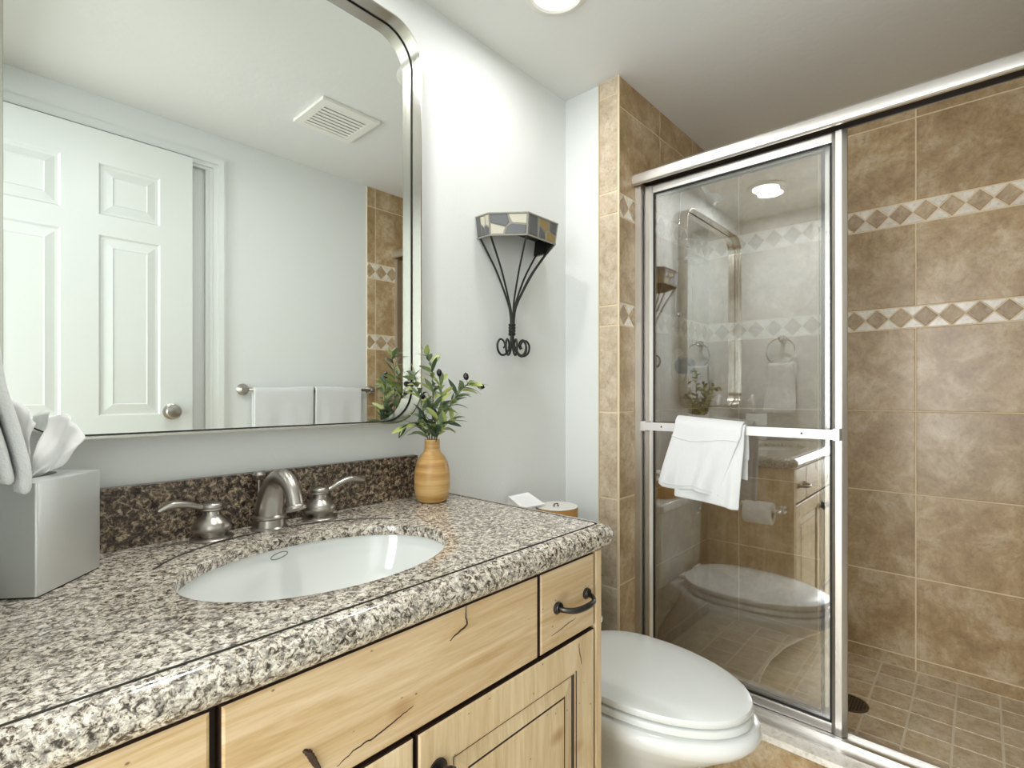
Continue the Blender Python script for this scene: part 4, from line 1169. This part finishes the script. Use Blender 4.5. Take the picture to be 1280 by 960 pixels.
# towel ring on the left wall (seen in the shower glass)
ring = thing('towel_ring', 'chrome towel ring on the left wall reflected in the shower glass', 'towel ring', (WL, -0.257, 1.38))
RXc = WL + 0.052; RZc = 1.385
bm = bmesh.new(); lathe(bm, [(0, 0), (0.022, 0), (0.023, 0.004), (0.014, 0.010), (0.010, 0.045), (0.014, 0.052), (0.012, 0.060), (0, 0.062)], (WL, -0.257, RZc + 0.078), 24, 'x'); autosmooth(link('post', bm, 'chrome', ring))
bm = bmesh.new(); tube(bm, [(RXc, -0.257 + 0.078 * math.sin(a), RZc + 0.078 * math.cos(a)) for a in [2 * PI * k / 48 for k in range(49)]], 0.0045, 10); link('ring', bm, 'chrome', ring, True)
def f_ring(i, j):
    pr = [(0.036, 1.028), (0.037, 1.055), (0.026, 1.11), (0.016, 1.15), (0.009, 1.22), (0.009, 1.29), (0.006, 1.318), (-0.005, 1.318), (-0.010, 1.29), (-0.008, 1.22), (0.002, 1.14), (0.016, 1.085), (0.024, 1.040)]
    p = poly_at([(a, b, 0) for a, b in pr], j)
    fr = abs(j - 0.5) * 2
    wd = 0.068 + 0.018 * fr
    y = -0.257 + wd * (1 - 2 * i)
    x = RXc + p.x + math.copysign(1, p.x) * 0.004 * math.sin(i * 12 + 1) * fr
    return Vector((x, y, p.y))
drape('face_towel', f_ring, 24, 40, 'white face towel hanging through the towel ring on the left wall', 0.011)

# ------------------------------------------------------------------ shower fittings on the side wall
YT = YS - 0.0005
shd = thing('showerhead', 'chrome shower head and bent arm high on the shower side wall', 'shower head', (1.965, YT, 1.9))
bm = bmesh.new(); lathe(bm, [(0, 0), (0.028, 0), (0.027, -0.004), (0.012, -0.010), (0.0, -0.010)], (1.965, YT, 1.985), 24, 'y'); autosmooth(link('flange', bm, 'chrome', shd))
bm = bmesh.new(); tube(bm, bez([(1.965, YT, 1.985), (1.965, YT - 0.04, 1.985), (1.965, YT - 0.085, 1.950), (1.965, YT - 0.115, 1.905)], 8), 0.0085, 14); link('arm', bm, 'chrome', shd, True)
bm = bmesh.new()
a0 = Vector((1.965, YT - 0.112, 1.910)); dd = Vector((0, -0.62, -0.78)).normalized()
tube(bm, [a0, a0 + dd * 0.014, a0 + dd * 0.022, a0 + dd * 0.045, a0 + dd * 0.075, a0 + dd * 0.082], [0.013, 0.013, 0.017, 0.032, 0.038, 0.034], 28)
autosmooth(link('head', bm, 'chrome', shd), 40)
cad = thing('wire_caddy', 'chrome wire shower caddy hanging from the shower arm', 'shower caddy', (1.965, YT, 1.45))
bm = bmesh.new(); tube(bm, bez([(1.956, YT - 0.028, 1.998), (1.946, YT - 0.030, 1.985), (1.940, YT - 0.024, 1.93), (1.922, YT - 0.020, 1.70), (1.902, YT - 0.018, 1.46)], 6), 0.0028, 8); link('hanger', bm, 'chrome', cad, True)
for zz in (1.735, 1.665):
    bm = bmesh.new()
    pts = [(1.905, YT - 0.014, zz), (2.035, YT - 0.014, zz)]
    tube(bm, pts, 0.0022, 8)
    lo_ = bez([(1.912, YT - 0.016, zz), (1.905, YT - 0.06, zz - 0.004), (1.94, YT - 0.105, zz - 0.008), (1.965, YT - 0.112, zz - 0.008), (2.025, YT - 0.085, zz - 0.006), (2.03, YT - 0.016, zz)], 6)
    tube(bm, lo_, 0.0022, 8)
    if zz < 1.7:
        for k in range(9):
            x = 1.918 + k * 0.0125; d = 0.10 * math.sqrt(max(0, 1 - ((x - 1.97) / 0.068) ** 2))
            tube(bm, [(x, YT - 0.014, zz), (x, YT - max(d, 0.03), zz - 0.007)], 0.0011, 6)
    link('basket', bm, 'chrome', cad, True)
bm = bmesh.new(); tube(bm, [(1.905, YT - 0.016, 1.455), (2.0, YT - 0.016, 1.455)], 0.0022, 8); tube(bm, [(1.925, YT - 0.006, 1.45), (1.925, YT - 0.03, 1.45)], 0.009, 12); link('cross_bar', bm, 'chrome', cad, True)
val = thing('shower_valve', 'round chrome shower valve with dark knob on the shower side wall', 'shower valve', (1.965, YT, 1.25))
bm = bmesh.new(); lathe(bm, [(0, 0), (0.070, 0), (0.070, -0.004), (0.060, -0.010), (0.035, -0.014), (0, -0.014)], (1.965, YT, 1.250), 40, 'y'); autosmooth(link('escutcheon', bm, 'chrome', val))
bm = bmesh.new(); lathe(bm, [(0, -0.010), (0.026, -0.010), (0.032, -0.016), (0.034, -0.03), (0.030, -0.055), (0.022, -0.062), (0, -0.063)], (1.965, YT, 1.250), 24, 'y'); autosmooth(link('knob', bm, 'pewter', val))

# shower drain
dr = thing('shower_drain', 'round dark slotted drain in the shower floor', 'drain', (1.905, -0.815, SF))
bm = bmesh.new(); lathe(bm, [(0, 0.0002), (0.052, 0.0002), (0.052, 0.003), (0.048, 0.004), (0.046, 0.0032), (0, 0.0032)], (1.905, -0.815, SF), 40); autosmooth(link('grate', bm, 'drain', dr))
bm = bmesh.new()
for i in range(-5, 6):
    for j in range(-5, 6):
        px, py = i * 0.0082, j * 0.0082
        if px * px + py * py < 0.042 ** 2: lathe(bm, [(0, 0.0033), (0.0026, 0.0033), (0.0026, 0.0036), (0, 0.0036)], (1.905 + px, -0.815 + py, SF), 6)
link('holes', bm, 'gasket', dr)

# ------------------------------------------------------------------ ceiling fittings
for k, (lx, ly, pw) in enumerate(LIGHTS):
    t = thing('recessed_light', ['round recessed ceiling light above the toilet', 'round recessed ceiling light above the vanity, reflected in the shower glass'][k], 'ceiling light', (lx, ly, CZ - 0.012), 'recessed ceiling lights')
    bm = bmesh.new(); lathe(bm, [(0.062, -0.0005), (0.088, -0.0005), (0.088, -0.004), (0.080, -0.010), (0.070, -0.012), (0.064, -0.008), (0.062, -0.0005)], (lx, ly, CZ), 48)
    autosmooth(link('trim_ring', bm, 'plastic', t))
    bm = bmesh.new(); lathe(bm, [(0, -0.001), (0.063, -0.001), (0.063, -0.003), (0.05, -0.0055), (0, -0.0065)], (lx, ly, CZ), 40)
    link('lens', bm, 'lens', t, True)
    ld = bpy.data.lights.new('lamp', 'AREA'); ld.shape = 'DISK'; ld.size = 0.12; ld.energy = pw; ld.color = LAMP_COLOR
    lo = bpy.data.objects.new('lamp', ld); COL.objects.link(lo); lo.location = (0, 0, -0.001); lo.parent = t
vt = thing('exhaust_vent', 'square white louvred exhaust fan grille on the ceiling', 'vent', (1.02, -0.752, CZ - 0.012))
VX0, VX1, VY0, VY1 = 0.905, 1.140, -0.872, -0.636
bm = bmesh.new()
for q in ((VX0, VX1, VY0, VY0 + 0.03), (VX0, VX1, VY1 - 0.03, VY1), (VX0, VX0 + 0.03, VY0 + 0.03, VY1 - 0.03), (VX1 - 0.03, VX1, VY0 + 0.03, VY1 - 0.03)):
    bx(bm, q[0], q[1], q[2], q[3], CZ - 0.012, CZ - 0.0005)
link('frame', bm, 'plastic', vt)
link('backing', box(VX0 + 0.02, VX1 - 0.02, VY0 + 0.02, VY1 - 0.02, CZ - 0.003, CZ - 0.001), 'vent_dark', vt)
for k in range(8):
    y = VY0 + 0.040 + k * 0.0222
    bm = bmesh.new()
    ring_loft(bm, [[(x, y - 0.0090, CZ - 0.0098), (x, y + 0.0098, CZ - 0.0118), (x, y + 0.0098, CZ - 0.0098), (x, y - 0.0090, CZ - 0.0078)] for x in (VX0 + 0.03, VX1 - 0.03)])
    link('slat', bm, 'plastic', vt)
